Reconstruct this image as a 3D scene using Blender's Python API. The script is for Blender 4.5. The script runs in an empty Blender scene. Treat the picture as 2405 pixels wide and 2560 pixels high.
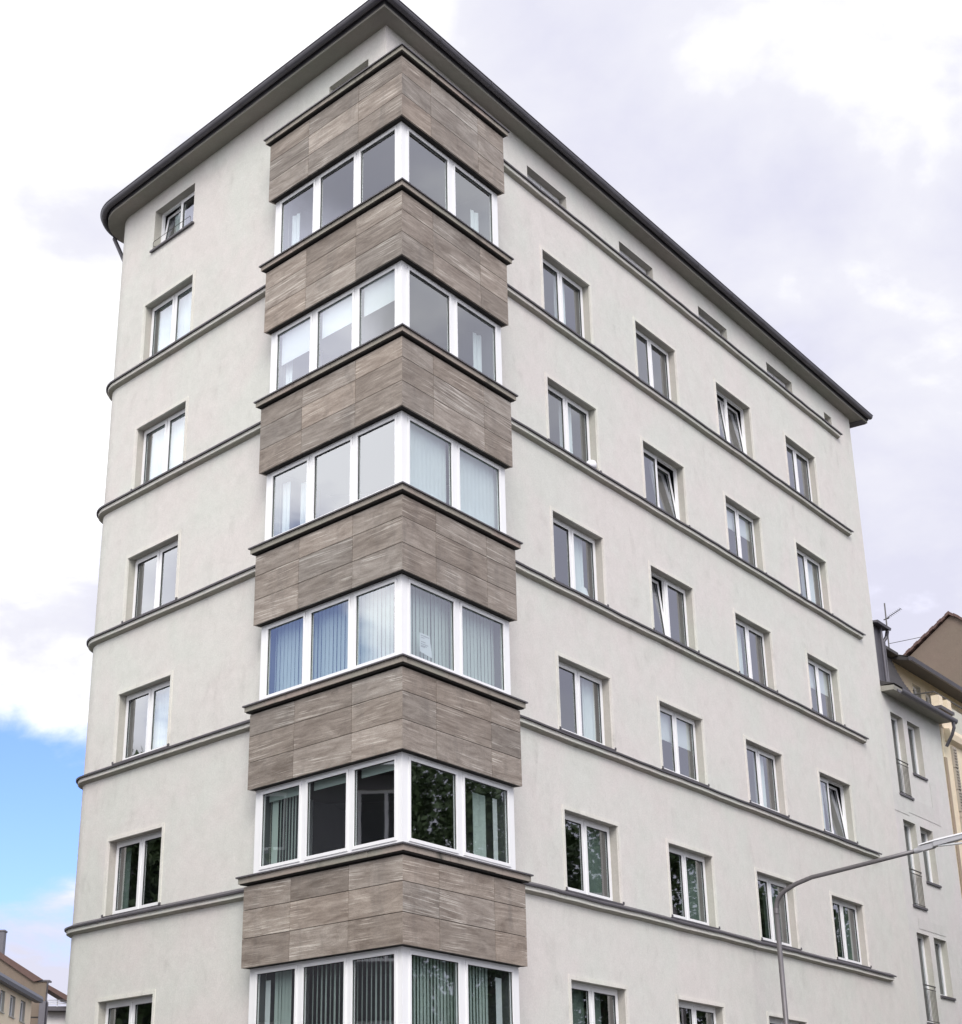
import bpy, bmesh, math, random
from mathutils import Vector, Matrix
random.seed(7)
SC = bpy.context.scene
COL = SC.collection
# ---------------------------------------------------------------- camera
cam = bpy.data.cameras.new('camera'); camo = bpy.data.objects.new('camera', cam); COL.objects.link(camo)
SC.camera = camo
cam.sensor_fit = 'HORIZONTAL'; cam.sensor_width = 36.0
cam.lens = 4234.36 / 2405 * 36.0
cam.shift_x = 227.35 / 2405; cam.shift_y = -145.58 / 2405
cam.clip_start = 0.1; cam.clip_end = 3000
PIT, ROL = 0.41464, 0.00207
cp, sp, cr, sr = math.cos(PIT), math.sin(PIT), math.cos(ROL), math.sin(ROL)
r0 = Vector((1, 0, 0)); u0 = Vector((0, -sp, cp)); f0 = Vector((0, cp, sp))
rr = cr * r0 + sr * u0; uu = -sr * r0 + cr * u0
M = Matrix(((rr.x, uu.x, -f0.x, -0.21858), (rr.y, uu.y, -f0.y, -27.07204), (rr.z, uu.z, -f0.z, 1.6), (0, 0, 0, 1)))
camo.matrix_world = M
SC.render.resolution_x = 962; SC.render.resolution_y = 1024
SC.render.engine = 'CYCLES'
try:
    SC.cycles.max_bounces = 8; SC.cycles.transparent_max_bounces = 12
except Exception: pass
SC.view_settings.view_transform = 'Standard'; SC.view_settings.look = 'None'
SC.view_settings.exposure = 0.08; SC.view_settings.gamma = 1.0

# ---------------------------------------------------------------- world: nishita sky with broken cloud
SUN_EL, SUN_AZ = 38.0, 176.0      # azimuth clockwise from +y
SKY = 0.10
CLOUD_HI = 1.22; CLOUD_LO = 0.765; GLOW = .9
W = bpy.data.worlds.new('World'); SC.world = W; W.use_nodes = True
nt = W.node_tree; N = nt.nodes; Lk = nt.links
for n in list(N): N.remove(n)
def node(t, nt_=None, **kw):
    n = (nt_ or nt).nodes.new(t)
    for k, v in kw.items(): setattr(n, k, v)
    return n
def setin(n, **kw):
    for k, v in kw.items(): n.inputs[k.replace('_', ' ')].default_value = v
    return n
def mth(nt_, op, a=None, b=None, c=None, clamp=False):
    n = nt_.nodes.new('ShaderNodeMath'); n.operation = op; n.use_clamp = clamp
    for i, q in enumerate((a, b, c)):
        if q is None: continue
        if isinstance(q, (int, float)): n.inputs[i].default_value = q
        else: nt_.links.new(q, n.inputs[i])
    return n.outputs[0]
def mixc(nt_, fac, a, b, mode='MIX'):
    n = nt_.nodes.new('ShaderNodeMix'); n.data_type = 'RGBA'; n.blend_type = mode
    for i, q in ((0, fac), (6, a), (7, b)):
        if isinstance(q, (int, float)): n.inputs[i].default_value = q
        elif isinstance(q, tuple): n.inputs[i].default_value = q if len(q) == 4 else (*q, 1)
        else: nt_.links.new(q, n.inputs[i])
    return n.outputs[2]
def ramp(nt_, fac, stops, interp='LINEAR'):
    n = nt_.nodes.new('ShaderNodeValToRGB'); n.color_ramp.interpolation = interp
    e = n.color_ramp.elements
    while len(e) < len(stops): e.new(0.5)
    for i, (p_, c_) in enumerate(stops):
        e[i].position = p_; e[i].color = c_ if len(c_) == 4 else (*c_, 1)
    nt_.links.new(fac, n.inputs[0]); return n.outputs[0]
def noise(nt_, vec, scale, detail=6, rough=.55, dist=0.0, out=0):
    n = nt_.nodes.new('ShaderNodeTexNoise'); n.inputs['Scale'].default_value = scale
    n.inputs['Detail'].default_value = detail; n.inputs['Roughness'].default_value = rough
    n.inputs['Distortion'].default_value = dist
    if vec is not None: nt_.links.new(vec, n.inputs['Vector'])
    return n.outputs[out]
sky = node('ShaderNodeTexSky', sky_type='NISHITA', sun_disc=False)
sky.sun_elevation = math.radians(SUN_EL); sky.sun_rotation = math.radians(SUN_AZ)
sky.air_density = 1.0; sky.dust_density = 0.6; sky.ozone_density = 2.0
tc = node('ShaderNodeTexCoord')
sep = node('ShaderNodeSeparateXYZ'); Lk.new(tc.outputs['Generated'], sep.inputs[0])
X_, Y_, Z_ = sep.outputs
den = mth(nt, 'ADD', mth(nt, 'MAXIMUM', Z_, 0.0), 0.32)
cv = node('ShaderNodeCombineXYZ'); Lk.new(mth(nt, 'DIVIDE', X_, den), cv.inputs[0]); Lk.new(mth(nt, 'DIVIDE', Y_, den), cv.inputs[1]); Lk.new(Z_, cv.inputs[2])
nA = noise(nt, cv.outputs[0], 2.0, 8, .52, .35)
nB = noise(nt, cv.outputs[0], 5.0, 8, .55, .2)
dens = mth(nt, 'ADD', mth(nt, 'ADD', mth(nt, 'MULTIPLY', nA, .70), mth(nt, 'MULTIPLY', nB, .30)), mth(nt, 'MULTIPLY', mth(nt, 'MINIMUM', mth(nt, 'MAXIMUM', X_, -.4), .4), -.10))
shade = ramp(nt, dens, [(.44, (CLOUD_LO * .96, CLOUD_LO * .96, CLOUD_LO * 1.14)), (.515, (CLOUD_LO * 1.10, CLOUD_LO * 1.10, CLOUD_LO * 1.21)), (.59, (CLOUD_HI, CLOUD_HI, CLOUD_HI))])
# clear gaps: one low in the north-west, one in the west, the rest from noise
def gap(cx, cz, rx, rz, usey=True):
    az = mth(nt, 'DIVIDE', X_, mth(nt, 'MAXIMUM', Y_, .05))
    a = mth(nt, 'DIVIDE', mth(nt, 'SUBTRACT', az, cx), rx)
    b = mth(nt, 'DIVIDE', mth(nt, 'SUBTRACT', Z_, cz), rz)
    d = mth(nt, 'SQRT', mth(nt, 'ADD', mth(nt, 'MULTIPLY', a, a), mth(nt, 'MULTIPLY', b, b)))
    return d
def inv(d): 
    n = nt.nodes.new('ShaderNodeMapRange'); n.interpolation_type = 'SMOOTHSTEP'
    n.inputs['From Min'].default_value = 1.25; n.inputs['From Max'].default_value = .75
    Lk.new(d, n.inputs['Value']); return n.outputs[0]
nw = mth(nt, 'MULTIPLY', mth(nt, 'SUBTRACT', nB, .5), 1.7)
g1 = mth(nt, 'ADD', gap(-.36, .203, .30, .070), nw)
g2 = mth(nt, 'ADD', gap(-5.2, .30, 1.7, .05), mth(nt, 'MULTIPLY', nw, 1.4))
clear = mth(nt, 'MAXIMUM', inv(g1), mth(nt, 'MULTIPLY', inv(g2), .85))
skyb = mixc(nt, 1.0, sky.outputs[0], (1.22, 1.36, 2.15), 'MULTIPLY')
# cloud glows brighter towards the veiled sun (behind the camera)
dt = node('ShaderNodeVectorMath', operation='DOT_PRODUCT'); Lk.new(tc.outputs['Generated'], dt.inputs[0])
dt.inputs[1].default_value = (math.sin(math.radians(SUN_AZ)) * math.cos(math.radians(SUN_EL)), math.cos(math.radians(SUN_AZ)) * math.cos(math.radians(SUN_EL)), math.sin(math.radians(SUN_EL)))
bank = inv(mth(nt, 'ADD', gap(-5.0, .38, 4.2, .13), nw))
glow = mth(nt, 'MULTIPLY', mth(nt, 'ADD', mth(nt, 'MULTIPLY', bank, 1.1), mth(nt, 'ADD', mth(nt, 'MULTIPLY', mth(nt, 'POWER', mth(nt, 'MAXIMUM', dt.outputs['Value'], 0.0), 1.6), GLOW), 1.0)), 1 / SKY)
gc = node('ShaderNodeCombineXYZ')
for i in range(3): Lk.new(glow, gc.inputs[i])
cl = mixc(nt, 1.0, shade, gc.outputs[0], 'MULTIPLY')
allc = mixc(nt, clear, cl, skyb)
bg = node('ShaderNodeBackground'); bg.inputs[1].default_value = SKY; Lk.new(allc, bg.inputs[0])
wo = node('ShaderNodeOutputWorld'); Lk.new(bg.outputs[0], wo.inputs[0])
# ---------------------------------------------------------------- sun, veiled by thin cloud
sl = bpy.data.lights.new('sun', 'SUN'); sl.energy = 2.05; sl.angle = math.radians(26); sl.color = (1, .955, .89)
so = bpy.data.objects.new('sun', sl); COL.objects.link(so)
a_, e_ = math.radians(SUN_AZ), math.radians(SUN_EL)
sd = Vector((math.sin(a_) * math.cos(e_), math.cos(a_) * math.cos(e_), math.sin(e_)))
so.rotation_euler = sd.to_track_quat('Z', 'Y').to_euler(); so.location = (0, -30, 60)

# ================================================================ helpers
class MB:
    def __init__(s): s.v = []; s.f = []; s.uv = {}; s.col = {}
    def add(s, vs, fs, uv=None, col=None):
        o = len(s.v); s.v += [tuple(q) for q in vs]
        for f in fs:
            i = len(s.f); s.f.append(tuple(o + k for k in f))
            if uv is not None: s.uv[i] = [uv[k] for k in f]
            if col is not None: s.col[i] = col
        return s
    def quad(s, a, b, c, d, **k): return s.add([a, b, c, d], [(0, 1, 2, 3)], **k)
    def box(s, x0, x1, y0, y1, z0, z1, F=None, **k):
        vs = [(x, y, z) for z in (z0, z1) for y in (y0, y1) for x in (x0, x1)]
        if F: vs = [F(*q) for q in vs]
        return s.add(vs, [(0, 2, 3, 1), (4, 5, 7, 6), (0, 1, 5, 4), (2, 6, 7, 3), (1, 3, 7, 5), (0, 4, 6, 2)], **k)
    def prism(s, poly, z0, z1, **k):
        n = len(poly); vs = [(p[0], p[1], z0) for p in poly] + [(p[0], p[1], z1) for p in poly]
        fs = [tuple(range(n))[::-1], tuple(range(n, 2 * n))] + [(i, (i + 1) % n, n + (i + 1) % n, n + i) for i in range(n)]
        return s.add(vs, fs, **k)
    def tube(s, pts, r, seg=10, r1=None):
        pts = [Vector(p) for p in pts]; vs = []; n = len(pts)
        for i, p in enumerate(pts):
            t = (pts[min(i + 1, n - 1)] - pts[max(i - 1, 0)]).normalized()
            a = t.cross(Vector((0, 0, 1)))
            if a.length < 1e-3: a = t.cross(Vector((0, 1, 0)))
            a.normalize(); b = t.cross(a)
            q = r if r1 is None else r + (r1 - r) * i / (n - 1)
            for k in range(seg):
                an = 2 * math.pi * k / seg; vs.append(p + a * q * math.cos(an) + b * q * math.sin(an))
        fs = [(i * seg + k, i * seg + (k + 1) % seg, (i + 1) * seg + (k + 1) % seg, (i + 1) * seg + k) for i in range(n - 1) for k in range(seg)]
        fs += [tuple(range(seg))[::-1], tuple((n - 1) * seg + k for k in range(seg))]
        return s.add(vs, fs)
    def sweep(s, prof, path, cap=True, closed=True):
        # prof: list of (offset, z); path(off) -> list of 2d points
        rows = []
        for (o, z) in prof: rows.append([(p[0], p[1], z) for p in path(o)])
        n = len(rows[0]); m = len(prof); vs = [q for row in rows for q in row]; fs = []
        for i in range(m if closed else m - 1):
            j = (i + 1) % m
            for k in range(n - 1): fs.append((i * n + k, i * n + k + 1, j * n + k + 1, j * n + k))
        if cap and closed:
            fs.append(tuple(i * n for i in range(m))); fs.append(tuple(i * n + n - 1 for i in range(m))[::-1])
        return s.add(vs, fs)
    def mesh(s, name, smooth=False, recalc=True):
        me = bpy.data.meshes.new(name); me.from_pydata(s.v, [], s.f)
        if s.uv:
            ul = me.uv_layers.new(name='st')
            for pi, poly in enumerate(me.polygons):
                if pi in s.uv:
                    for li, uvv in zip(poly.loop_indices, s.uv[pi]): ul.data[li].uv = uvv
        if s.col:
            ca = me.color_attributes.new('tone', 'FLOAT_COLOR', 'CORNER')
            for pi, poly in enumerate(me.polygons):
                c = s.col.get(pi, (.5, .5, .5, 1))
                for li in poly.loop_indices: ca.data[li].color = c
        if recalc:
            bm = bmesh.new(); bm.from_mesh(me); bmesh.ops.recalc_face_normals(bm, faces=bm.faces); bm.to_mesh(me); bm.free()
        if smooth:
            for p in me.polygons: p.use_smooth = True
        return me
def link(name, me, mat=None, parent=None, loc=None, rot=None, label=None, cat=None, group=None, kind=None):
    o = bpy.data.objects.new(name, me); COL.objects.link(o)
    if mat is not None and me is not None and not me.materials: me.materials.append(mat)
    if parent is not None: o.parent = parent
    if loc is not None: o.location = loc
    if rot is not None: o.rotation_euler = rot
    for k, v in (('label', label), ('category', cat), ('group', group), ('kind', kind)):
        if v: o[k] = v
    return o
def thing(name, label, cat, loc=(0, 0, 0), rz=0, group=None):
    return link(name, None, loc=loc, rot=(0, 0, rz), label=label, cat=cat, group=group)
def part(name, mb, mat, parent, **k):
    sm = k.pop('smooth', False)
    return link(name, mb.mesh(name, smooth=sm), mat, parent, **k)

# ---------------------------------------------------------------- materials
def newmat(name):
    m = bpy.data.materials.new(name); m.use_nodes = True; t = m.node_tree
    b = t.nodes['Principled BSDF']; return m, t, b
def objco(t):
    return t.nodes.new('ShaderNodeTexCoord').outputs['Object']
def geopos(t):
    return t.nodes.new('ShaderNodeNewGeometry').outputs['Position']
def mapping(t, vec, scale=(1, 1, 1), rot=(0, 0, 0), loc=(0, 0, 0)):
    n = t.nodes.new('ShaderNodeMapping'); n.inputs['Scale'].default_value = scale; n.inputs['Rotation'].default_value = rot; n.inputs['Location'].default_value = loc
    t.links.new(vec, n.inputs['Vector']); return n.outputs[0]
def bump(t, b, h, strength, dist=.02):
    n = t.nodes.new('ShaderNodeBump'); n.inputs['Strength'].default_value = strength; n.inputs['Distance'].default_value = dist
    t.links.new(h, n.inputs['Height']); t.links.new(n.outputs[0], b.inputs['Normal'])
def plain(name, col, rough=.6, metal=0.0, var=.12, scale=6, bmp=0.0, bscale=60):
    m, t, b = newmat(name); P = geopos(t)
    n = noise(t, P, scale, 6, .6)
    c = mixc(t, n, tuple(q * (1 - var) for q in col), tuple(min(1, q * (1 + var)) for q in col))
    t.links.new(c, b.inputs['Base Color']); b.inputs['Roughness'].default_value = rough; b.inputs['Metallic'].default_value = metal
    if bmp: bump(t, b, noise(t, P, bscale, 3, .6), bmp, .01)
    return m
def plaster(name, col, dirt=(.30, .29, .26), pink=(1.03, .985, .985), green=(.985, 1.0, .965), dirt_amt=.35, stains=1.0):
    m, t, b = newmat(name); P = geopos(t)
    big = noise(t, P, .55, 5, .55, .4)
    tint = mixc(t, ramp(t, big, [(.38, (0, 0, 0)), (.62, (1, 1, 1))]), tuple(a * c for a, c in zip(col, green)), tuple(a * c for a, c in zip(col, pink)))
    # rain streaks: noise squeezed in plan, stretched in height
    st = noise(t, mapping(t, P, (2.4, 2.4, .9)), 1.0, 7, .65, .5)
    pa = noise(t, P, 1.7, 7, .62, .6)
    f = mth(t, 'MULTIPLY', ramp(t, st, [(.50, (0, 0, 0)), (.74, (1, 1, 1))]), ramp(t, pa, [(.46, (0, 0, 0)), (.70, (1, 1, 1))]))
    c = mixc(t, mth(t, 'MULTIPLY', f, dirt_amt * stains), tint, dirt)
    blot = noise(t, P, 9, 5, .7)
    f2 = mth(t, 'MULTIPLY', ramp(t, blot, [(.60, (0, 0, 0)), (.75, (1, 1, 1))]), ramp(t, pa, [(.5, (0, 0, 0)), (.66, (1, 1, 1))]))
    c = mixc(t, mth(t, 'MULTIPLY', f2, .22 * stains), c, dirt)
    mo = noise(t, P, 3.2, 6, .65, .5)
    c = mixc(t, 1.0, c, ramp(t, mo, [(.35, (.955, .955, .95)), (.65, (1.02, 1.02, 1.02))]), 'MULTIPLY')
    gr = noise(t, P, 34, 5, .75)
    c = mixc(t, 1.0, c, ramp(t, gr, [(.3, (.885, .885, .885)), (.7, (1.07, 1.07, 1.07))]), 'MULTIPLY')
    t.links.new(c, b.inputs['Base Color']); b.inputs['Roughness'].default_value = .92
    h = mth(t, 'ADD', noise(t, P, 90, 4, .7), mth(t, 'MULTIPLY', noise(t, P, 6, 3, .5), 1.2))
    bump(t, b, h, .35, .012)
    return m
M_PLAS = plaster('wall_plaster', (.675, .667, .630), pink=(1.03, .985, .985), green=(.985, 1.0, .975), dirt_amt=.32, stains=1.15)
M_PLASN = plaster('neighbour_plaster', (.655, .645, .63), dirt=(.36, .35, .34), dirt_amt=.3)
M_PATCH = plaster('patch_plaster', (.625, .617, .602), dirt=(.36, .35, .34), dirt_amt=.3)
M_TRIM = plaster('trim_plaster', (.73, .72, .67), dirt=(.28, .27, .24), dirt_amt=.5, stains=1.3)
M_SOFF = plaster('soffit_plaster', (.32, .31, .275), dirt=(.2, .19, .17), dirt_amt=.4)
M_CREAM = plaster('cream_plaster', (.80, .70, .53), dirt=(.4, .33, .24), dirt_amt=.3)
M_BROWN = plaster('brown_render', (.19, .152, .122), dirt=(.14, .11, .09), dirt_amt=.6, stains=1.4)
M_GREYH = plaster('grey_render', (.20, .20, .21))
M_WHITEH = plaster('white_render', (.66, .66, .66))
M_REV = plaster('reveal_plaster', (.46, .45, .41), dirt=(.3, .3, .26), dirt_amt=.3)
def stone(name, lo, hi, vein):
    m, t, b = newmat(name)
    uvn = t.nodes.new('ShaderNodeUVMap'); uvn.uv_map = 'st'; uv = uvn.outputs[0]
    at = t.nodes.new('ShaderNodeAttribute'); at.attribute_name = 'tone'; A = at.outputs['Color']
    off = t.nodes.new('ShaderNodeVectorMath'); off.operation = 'SCALE'; t.links.new(A, off.inputs[0]); off.inputs['Scale'].default_value = 37.0
    ad = t.nodes.new('ShaderNodeVectorMath'); ad.operation = 'ADD'; t.links.new(uv, ad.inputs[0]); t.links.new(off.outputs[0], ad.inputs[1])
    sepa = t.nodes.new('ShaderNodeSeparateColor'); t.links.new(A, sepa.inputs[0])
    rot = t.nodes.new('ShaderNodeVectorRotate'); rot.rotation_type = 'Z_AXIS'; t.links.new(ad.outputs[0], rot.inputs['Vector'])
    t.links.new(mth(t, 'MULTIPLY', mth(t, 'SUBTRACT', sepa.outputs[1], .35), .09), rot.inputs['Angle'])
    V = rot.outputs[0]
    n1 = noise(t, mapping(t, V, (1.1, 4.6, 1)), 1.0, 10, .68, 1.1)
    n2 = noise(t, mapping(t, V, (1.7, 23, 1)), 1.0, 9, .7, .5)
    n4 = noise(t, mapping(t, V, (.7, 42, 1)), 1.0, 5, .6, .5)
    n3 = noise(t, mapping(t, V, (1.1, 2.6, 1)), 1.0, 4, .5)
    fine = noise(t, mapping(t, V, (45, 110, 1)), 1.0, 4, .7)
    f = mth(t, 'ADD', mth(t, 'MULTIPLY', n1, .62), mth(t, 'MULTIPLY', n2, .38))
    c = mixc(t, ramp(t, f, [(.38, (0, 0, 0)), (.62, (1, 1, 1))]), lo, hi)
    vf = mth(t, 'MULTIPLY', ramp(t, n4, [(.55, (0, 0, 0)), (.60, (1, 1, 1))]), ramp(t, n3, [(.46, (0, 0, 0)), (.62, (1, 1, 1))]))
    c = mixc(t, mth(t, 'MULTIPLY', vf, .8), c, vein)
    c = mixc(t, 1.0, c, mixc(t, sepa.outputs[1], (1.02, .985, .945), (.975, .99, .995)), 'MULTIPLY')
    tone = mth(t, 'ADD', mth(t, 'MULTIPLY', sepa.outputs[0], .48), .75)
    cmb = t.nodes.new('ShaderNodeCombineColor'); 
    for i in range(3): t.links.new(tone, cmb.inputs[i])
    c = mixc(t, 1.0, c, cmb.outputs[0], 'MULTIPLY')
    gre = mixc(t, mth(t, 'MULTIPLY', sepa.outputs[2], .55), c, mixc(t, 1.0, c, (.93, 1.0, 1.05), 'MULTIPLY'))
    c = mixc(t, 1.0, gre, ramp(t, fine, [(.3, (.74, .74, .74)), (.7, (1.2, 1.2, 1.2))]), 'MULTIPLY')
    # dirty wash in blotches
    P = geopos(t); d = noise(t, mapping(t, P, (2.5, 2.5, .8)), 1.0, 7, .65, .5)
    c = mixc(t, mth(t, 'MULTIPLY', ramp(t, d, [(.52, (0, 0, 0)), (.72, (1, 1, 1))]), .38), c, (.12, .108, .098))
    t.links.new(c, b.inputs['Base Color']); b.inputs['Roughness'].default_value = .72
    bump(t, b, mth(t, 'ADD', mth(t, 'MULTIPLY', n2, .8), fine), .25, .006)
    return m
M_STONE = stone('travertine', (.190, .152, .124), (.400, .345, .297), (.66, .60, .53))
M_LEDGE = plaster('ledge_stone', (.33, .30, .27), dirt=(.08, .078, .068), dirt_amt=.9, stains=2.0, pink=(1.08, .97, .94), green=(.95, 1.0, .93))
M_BACK = plain('shadow_stone', (.03, .027, .025), .9)  # near-black: shade under bay ledges and panels put into the colour
M_LEAD = plain('lead_flashing', (.105, .098, .108), .55, .2, .25, 3, .2)
M_ZINC = plain('gutter_zinc', (.125, .12, .135), .5, .35, .3, 2.5, .15)
M_WHITE = plain('window_white', (.88, .88, .88), .32, 0, .03, 4)
M_GASK = plain('gasket', (.02, .02, .022), .6)
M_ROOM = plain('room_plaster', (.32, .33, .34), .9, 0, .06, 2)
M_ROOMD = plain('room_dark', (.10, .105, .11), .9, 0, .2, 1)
M_TILE = plain('roof_tile_dark', (.05, .046, .046), .7, 0, .3, 7)
M_TILER = plain('roof_tile_brown', (.115, .07, .06), .8, 0, .3, 5)
M_BLIND = plain('blind_fabric', (.62, .70, .67), .8, 0, .06, 3)
M_ROLL = plain('roller_fabric', (.86, .87, .90), .8, 0, .03, 3)
M_CURT = plain('curtain_fabric', (.78, .82, .84), .85, 0, .05, 3)
M_POLE = plain('pole_metal', (.17, .16, .165), .5, .5, .18, 8)
M_LAMPG = plain('lamp_grey', (.42, .42, .44), .45, .2, .08, 8)
M_LAMPW = plain('lamp_cover', (.78, .78, .80), .35, 0, .05, 8)
M_IRON = plain('rail_iron', (.11, .105, .10), .5, .5, .2, 8)
M_ASPH = plain('asphalt', (.055, .055, .057), .9, 0, .25, 3, .3)
M_PAVE = plain('paving', (.17, .165, .155), .9, 0, .18, 2, .2)
M_KERB = plain('kerb_stone', (.28, .27, .26), .85, 0, .15, 4)
M_EARTH = plain('earth_ground', (.10, .098, .088), .95, 0, .2, .3)
M_PAPER = plain('paper', (.80, .83, .86), .8, 0, .02, 3)
M_INK = plain('print_grey', (.30, .32, .35), .8, 0, .05, 3)
M_BARK = plain('bark', (.09, .07, .05), .95, 0, .3, 6, .5, 20)
M_GREENP = plain('green_print', (.20, .55, .25), .7, 0, .05, 4)
M_RED = plain('red_lampshade', (.75, .22, .17), .7, 0, .05, 4)
M_CERAM = plain('white_ceramic', (.84, .84, .86), .3, 0, .02, 4)
M_ORN = plaster('ornament_stucco', (.38, .35, .30))
def leafmat(name, a, b_):
    m, t, b = newmat(name); P = geopos(t); n = noise(t, P, 1.6, 4, .6)
    t.links.new(mixc(t, n, a, b_), b.inputs['Base Color']); b.inputs['Roughness'].default_value = .6; return m
M_LEAF = leafmat('leaf_green', (.035, .07, .022), (.075, .12, .035))
def glassmat(name, f0=.25, tint=(.82, .88, .86), wav=.006):
    m = bpy.data.materials.new(name); m.use_nodes = True; t = m.node_tree
    for n in list(t.nodes): t.nodes.remove(n)
    out = t.nodes.new('ShaderNodeOutputMaterial'); mx = t.nodes.new('ShaderNodeMixShader')
    tr = t.nodes.new('ShaderNodeBsdfTransparent'); tr.inputs[0].default_value = (*tint, 1)
    gl = t.nodes.new('ShaderNodeBsdfGlossy'); gl.inputs['Roughness'].default_value = .015; gl.inputs[0].default_value = (.93, .95, 1, 1)
    lw = t.nodes.new('ShaderNodeLayerWeight'); lw.inputs['Blend'].default_value = .5
    fac = mth(t, 'ADD', mth(t, 'MULTIPLY', mth(t, 'POWER', lw.outputs['Facing'], 4.0), 1 - f0), f0)
    P = geopos(t); bp = t.nodes.new('ShaderNodeBump'); bp.inputs['Strength'].default_value = wav; bp.inputs['Distance'].default_value = .05
    t.links.new(noise(t, P, 1.6, 2, .5), bp.inputs['Height'])
    t.links.new(bp.outputs[0], gl.inputs['Normal'])
    t.links.new(fac, mx.inputs[0]); t.links.new(tr.outputs[0], mx.inputs[1]); t.links.new(gl.outputs[0], mx.inputs[2])
    t.links.new(mx.outputs[0], out.inputs[0]); return m
M_GLASS = glassmat('window_glass')
M_GLASSD = glassmat('dark_window_glass', f0=.09, tint=(.6, .64, .64))
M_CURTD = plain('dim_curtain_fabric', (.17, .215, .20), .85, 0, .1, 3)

# ================================================================ building frame (metres; floor pitch 3.10)
ZK = [22.2948 - 3.1 * k for k in range(8)]
def un(a): return Vector((math.cos(a), math.sin(a)))
Wc = Vector((-.31582, .99559))
aL, aR = 2.291591, .916404
tL, tR = un(aL), un(aR)                      # bay face directions away from the corner
nL = Vector((tL.y, -tL.x)); nL = nL if nL.y < 0 else -nL
nR = Vector((tR.y, -tR.x)); nR = nR if nR.y < 0 else -nR
wL, wR = Vector((-.647984, .761654)), Vector((.603224, .797572))
vL, vR = Vector((-.761654, -.647984)), Vector((.797572, -.603224))
WLN, WRN = 4.43861, 3.78301
ANG_R = math.atan2(wR.y, wR.x); ANG_L = math.atan2(-wL.y, -wL.x)
def FR(s, d, z): p = Wc + wR * s + vR * d; return (p.x, p.y, z)
def FL(s, d, z): p = Wc + wL * s + vL * d; return (p.x, p.y, z)
def FRx(x, y, z): return FR(x, -y, z)         # x along, y inward
def FLx(x, y, z): return FL(-x, -y, z)
def bayL(s, o): p = tL * s - nL * o; return Vector((p.x, p.y))
def bayR(s, o): p = tR * s - nR * o; return Vector((p.x, p.y))
def corner(na, nb, da, db, org=Vector((0, 0))):
    det = na.x * nb.y - na.y * nb.x
    x = (da * nb.y - db * na.y) / det; y = (na.x * db - nb.x * da) / det
    return org + Vector((x, y))
def bayC(o): return corner(nL, nR, -o, -o)
def cornerW(d): return corner(vL, vR, d, d, Wc)

MC = {}
def cached(key, fn):
    if key not in MC: MC[key] = fn()
    return MC[key]
BLD = thing('corner_apartment_building', 'pale grey rendered six storey corner apartment building with stone clad corner bays', 'building')

def wall_sheet(mb, F, x0, x1, z0, z1, ops, depth=.21, revmb=None, nx=None):
    xs = sorted({x0, x1, *[o[0] for o in ops], *[o[1] for o in ops]}); zs = sorted({z0, z1, *[o[2] for o in ops], *[o[3] for o in ops]})
    for i in range(len(xs) - 1):
        for j in range(len(zs) - 1):
            xm, zm = (xs[i] + xs[i + 1]) / 2, (zs[j] + zs[j + 1]) / 2
            if any(o[0] < xm < o[1] and o[2] < zm < o[3] for o in ops): continue
            mb.quad(F(xs[i], 0, zs[j]), F(xs[i + 1], 0, zs[j]), F(xs[i + 1], 0, zs[j + 1]), F(xs[i], 0, zs[j + 1]))
    r = revmb
    for o in (ops if revmb is not None else []):
        a, b, c, d = o[:4]; D = o[4] if len(o) > 4 else depth
        r.quad(F(a, 0, c), F(a, D, c), F(a, D, d), F(a, 0, d)); r.quad(F(b, 0, c), F(b, D, c), F(b, D, d), F(b, 0, d))
        r.quad(F(a, 0, d), F(b, 0, d), F(b, D, d), F(a, D, d)); r.quad(F(a, 0, c), F(b, 0, c), F(b, D, c), F(a, D, c))

def reveal(win, w, h, D):
    def fn():
        r = MB(); a, b, c, d = 0, w, 0, h
        r.quad((a, 0, c), (a, D, c), (a, D, d), (a, 0, d)); r.quad((b, 0, c), (b, D, c), (b, D, d), (b, 0, d)); r.quad((a, 0, d), (b, 0, d), (b, D, d), (a, D, d)); r.quad((a, 0, c), (b, 0, c), (b, D, c), (a, D, c)); return r.mesh('reveal', recalc=False)
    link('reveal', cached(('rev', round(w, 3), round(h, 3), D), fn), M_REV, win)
# window columns ------------------------------------------------------------
RC = [(5.735, 7.785), (9.885, 11.905), (14.075, 16.065), (18.225, 20.190)]
HEAD_R = [20.95, 17.79, 14.70, 11.57, 8.495, 5.34]
STR_R = [ZK[k] + .075 for k in range(6)]
HEAD_L = [20.58, 17.44, 14.345, 11.30, 8.235, 5.12]
STR_L = [None, 18.98, 15.86, 12.80, 9.745, 6.66]
LC = (6.665, 8.63)
opsR = []; winR = []
for k in range(6):
    zb = (STR_R[k + 1] if k < 5 else 3.85) + .085
    for j, (a, b) in enumerate(RC): opsR.append((a, b, zb, HEAD_R[k])); winR.append((k, j, a, b, zb, HEAD_R[k]))
ATT = [(5.24, 6.91), (9.34, 11.01), (13.42, 15.05), (17.45, 19.09)]
for a, b in ATT: opsR.append((a, b, ZK[0] + .16, 22.89))
opsR.append((21.28, 21.80, ZK[0] + .16, 22.80))
opsL = []; winL = []
for k in range(6):
    zb = (STR_L[k + 1] if k < 5 else 3.6) + .075
    opsL.append((-LC[1], -LC[0], zb, HEAD_L[k])); winL.append((k, zb, HEAD_L[k]))
opsL.append((-8.46, -6.81, 21.985, 23.06)); opsL.append((-1.84, -.56, 22.42, 22.98))
ZSOF = 23.50; SR_END = 23.22; SL0 = 9.62; RAD = .8
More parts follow.
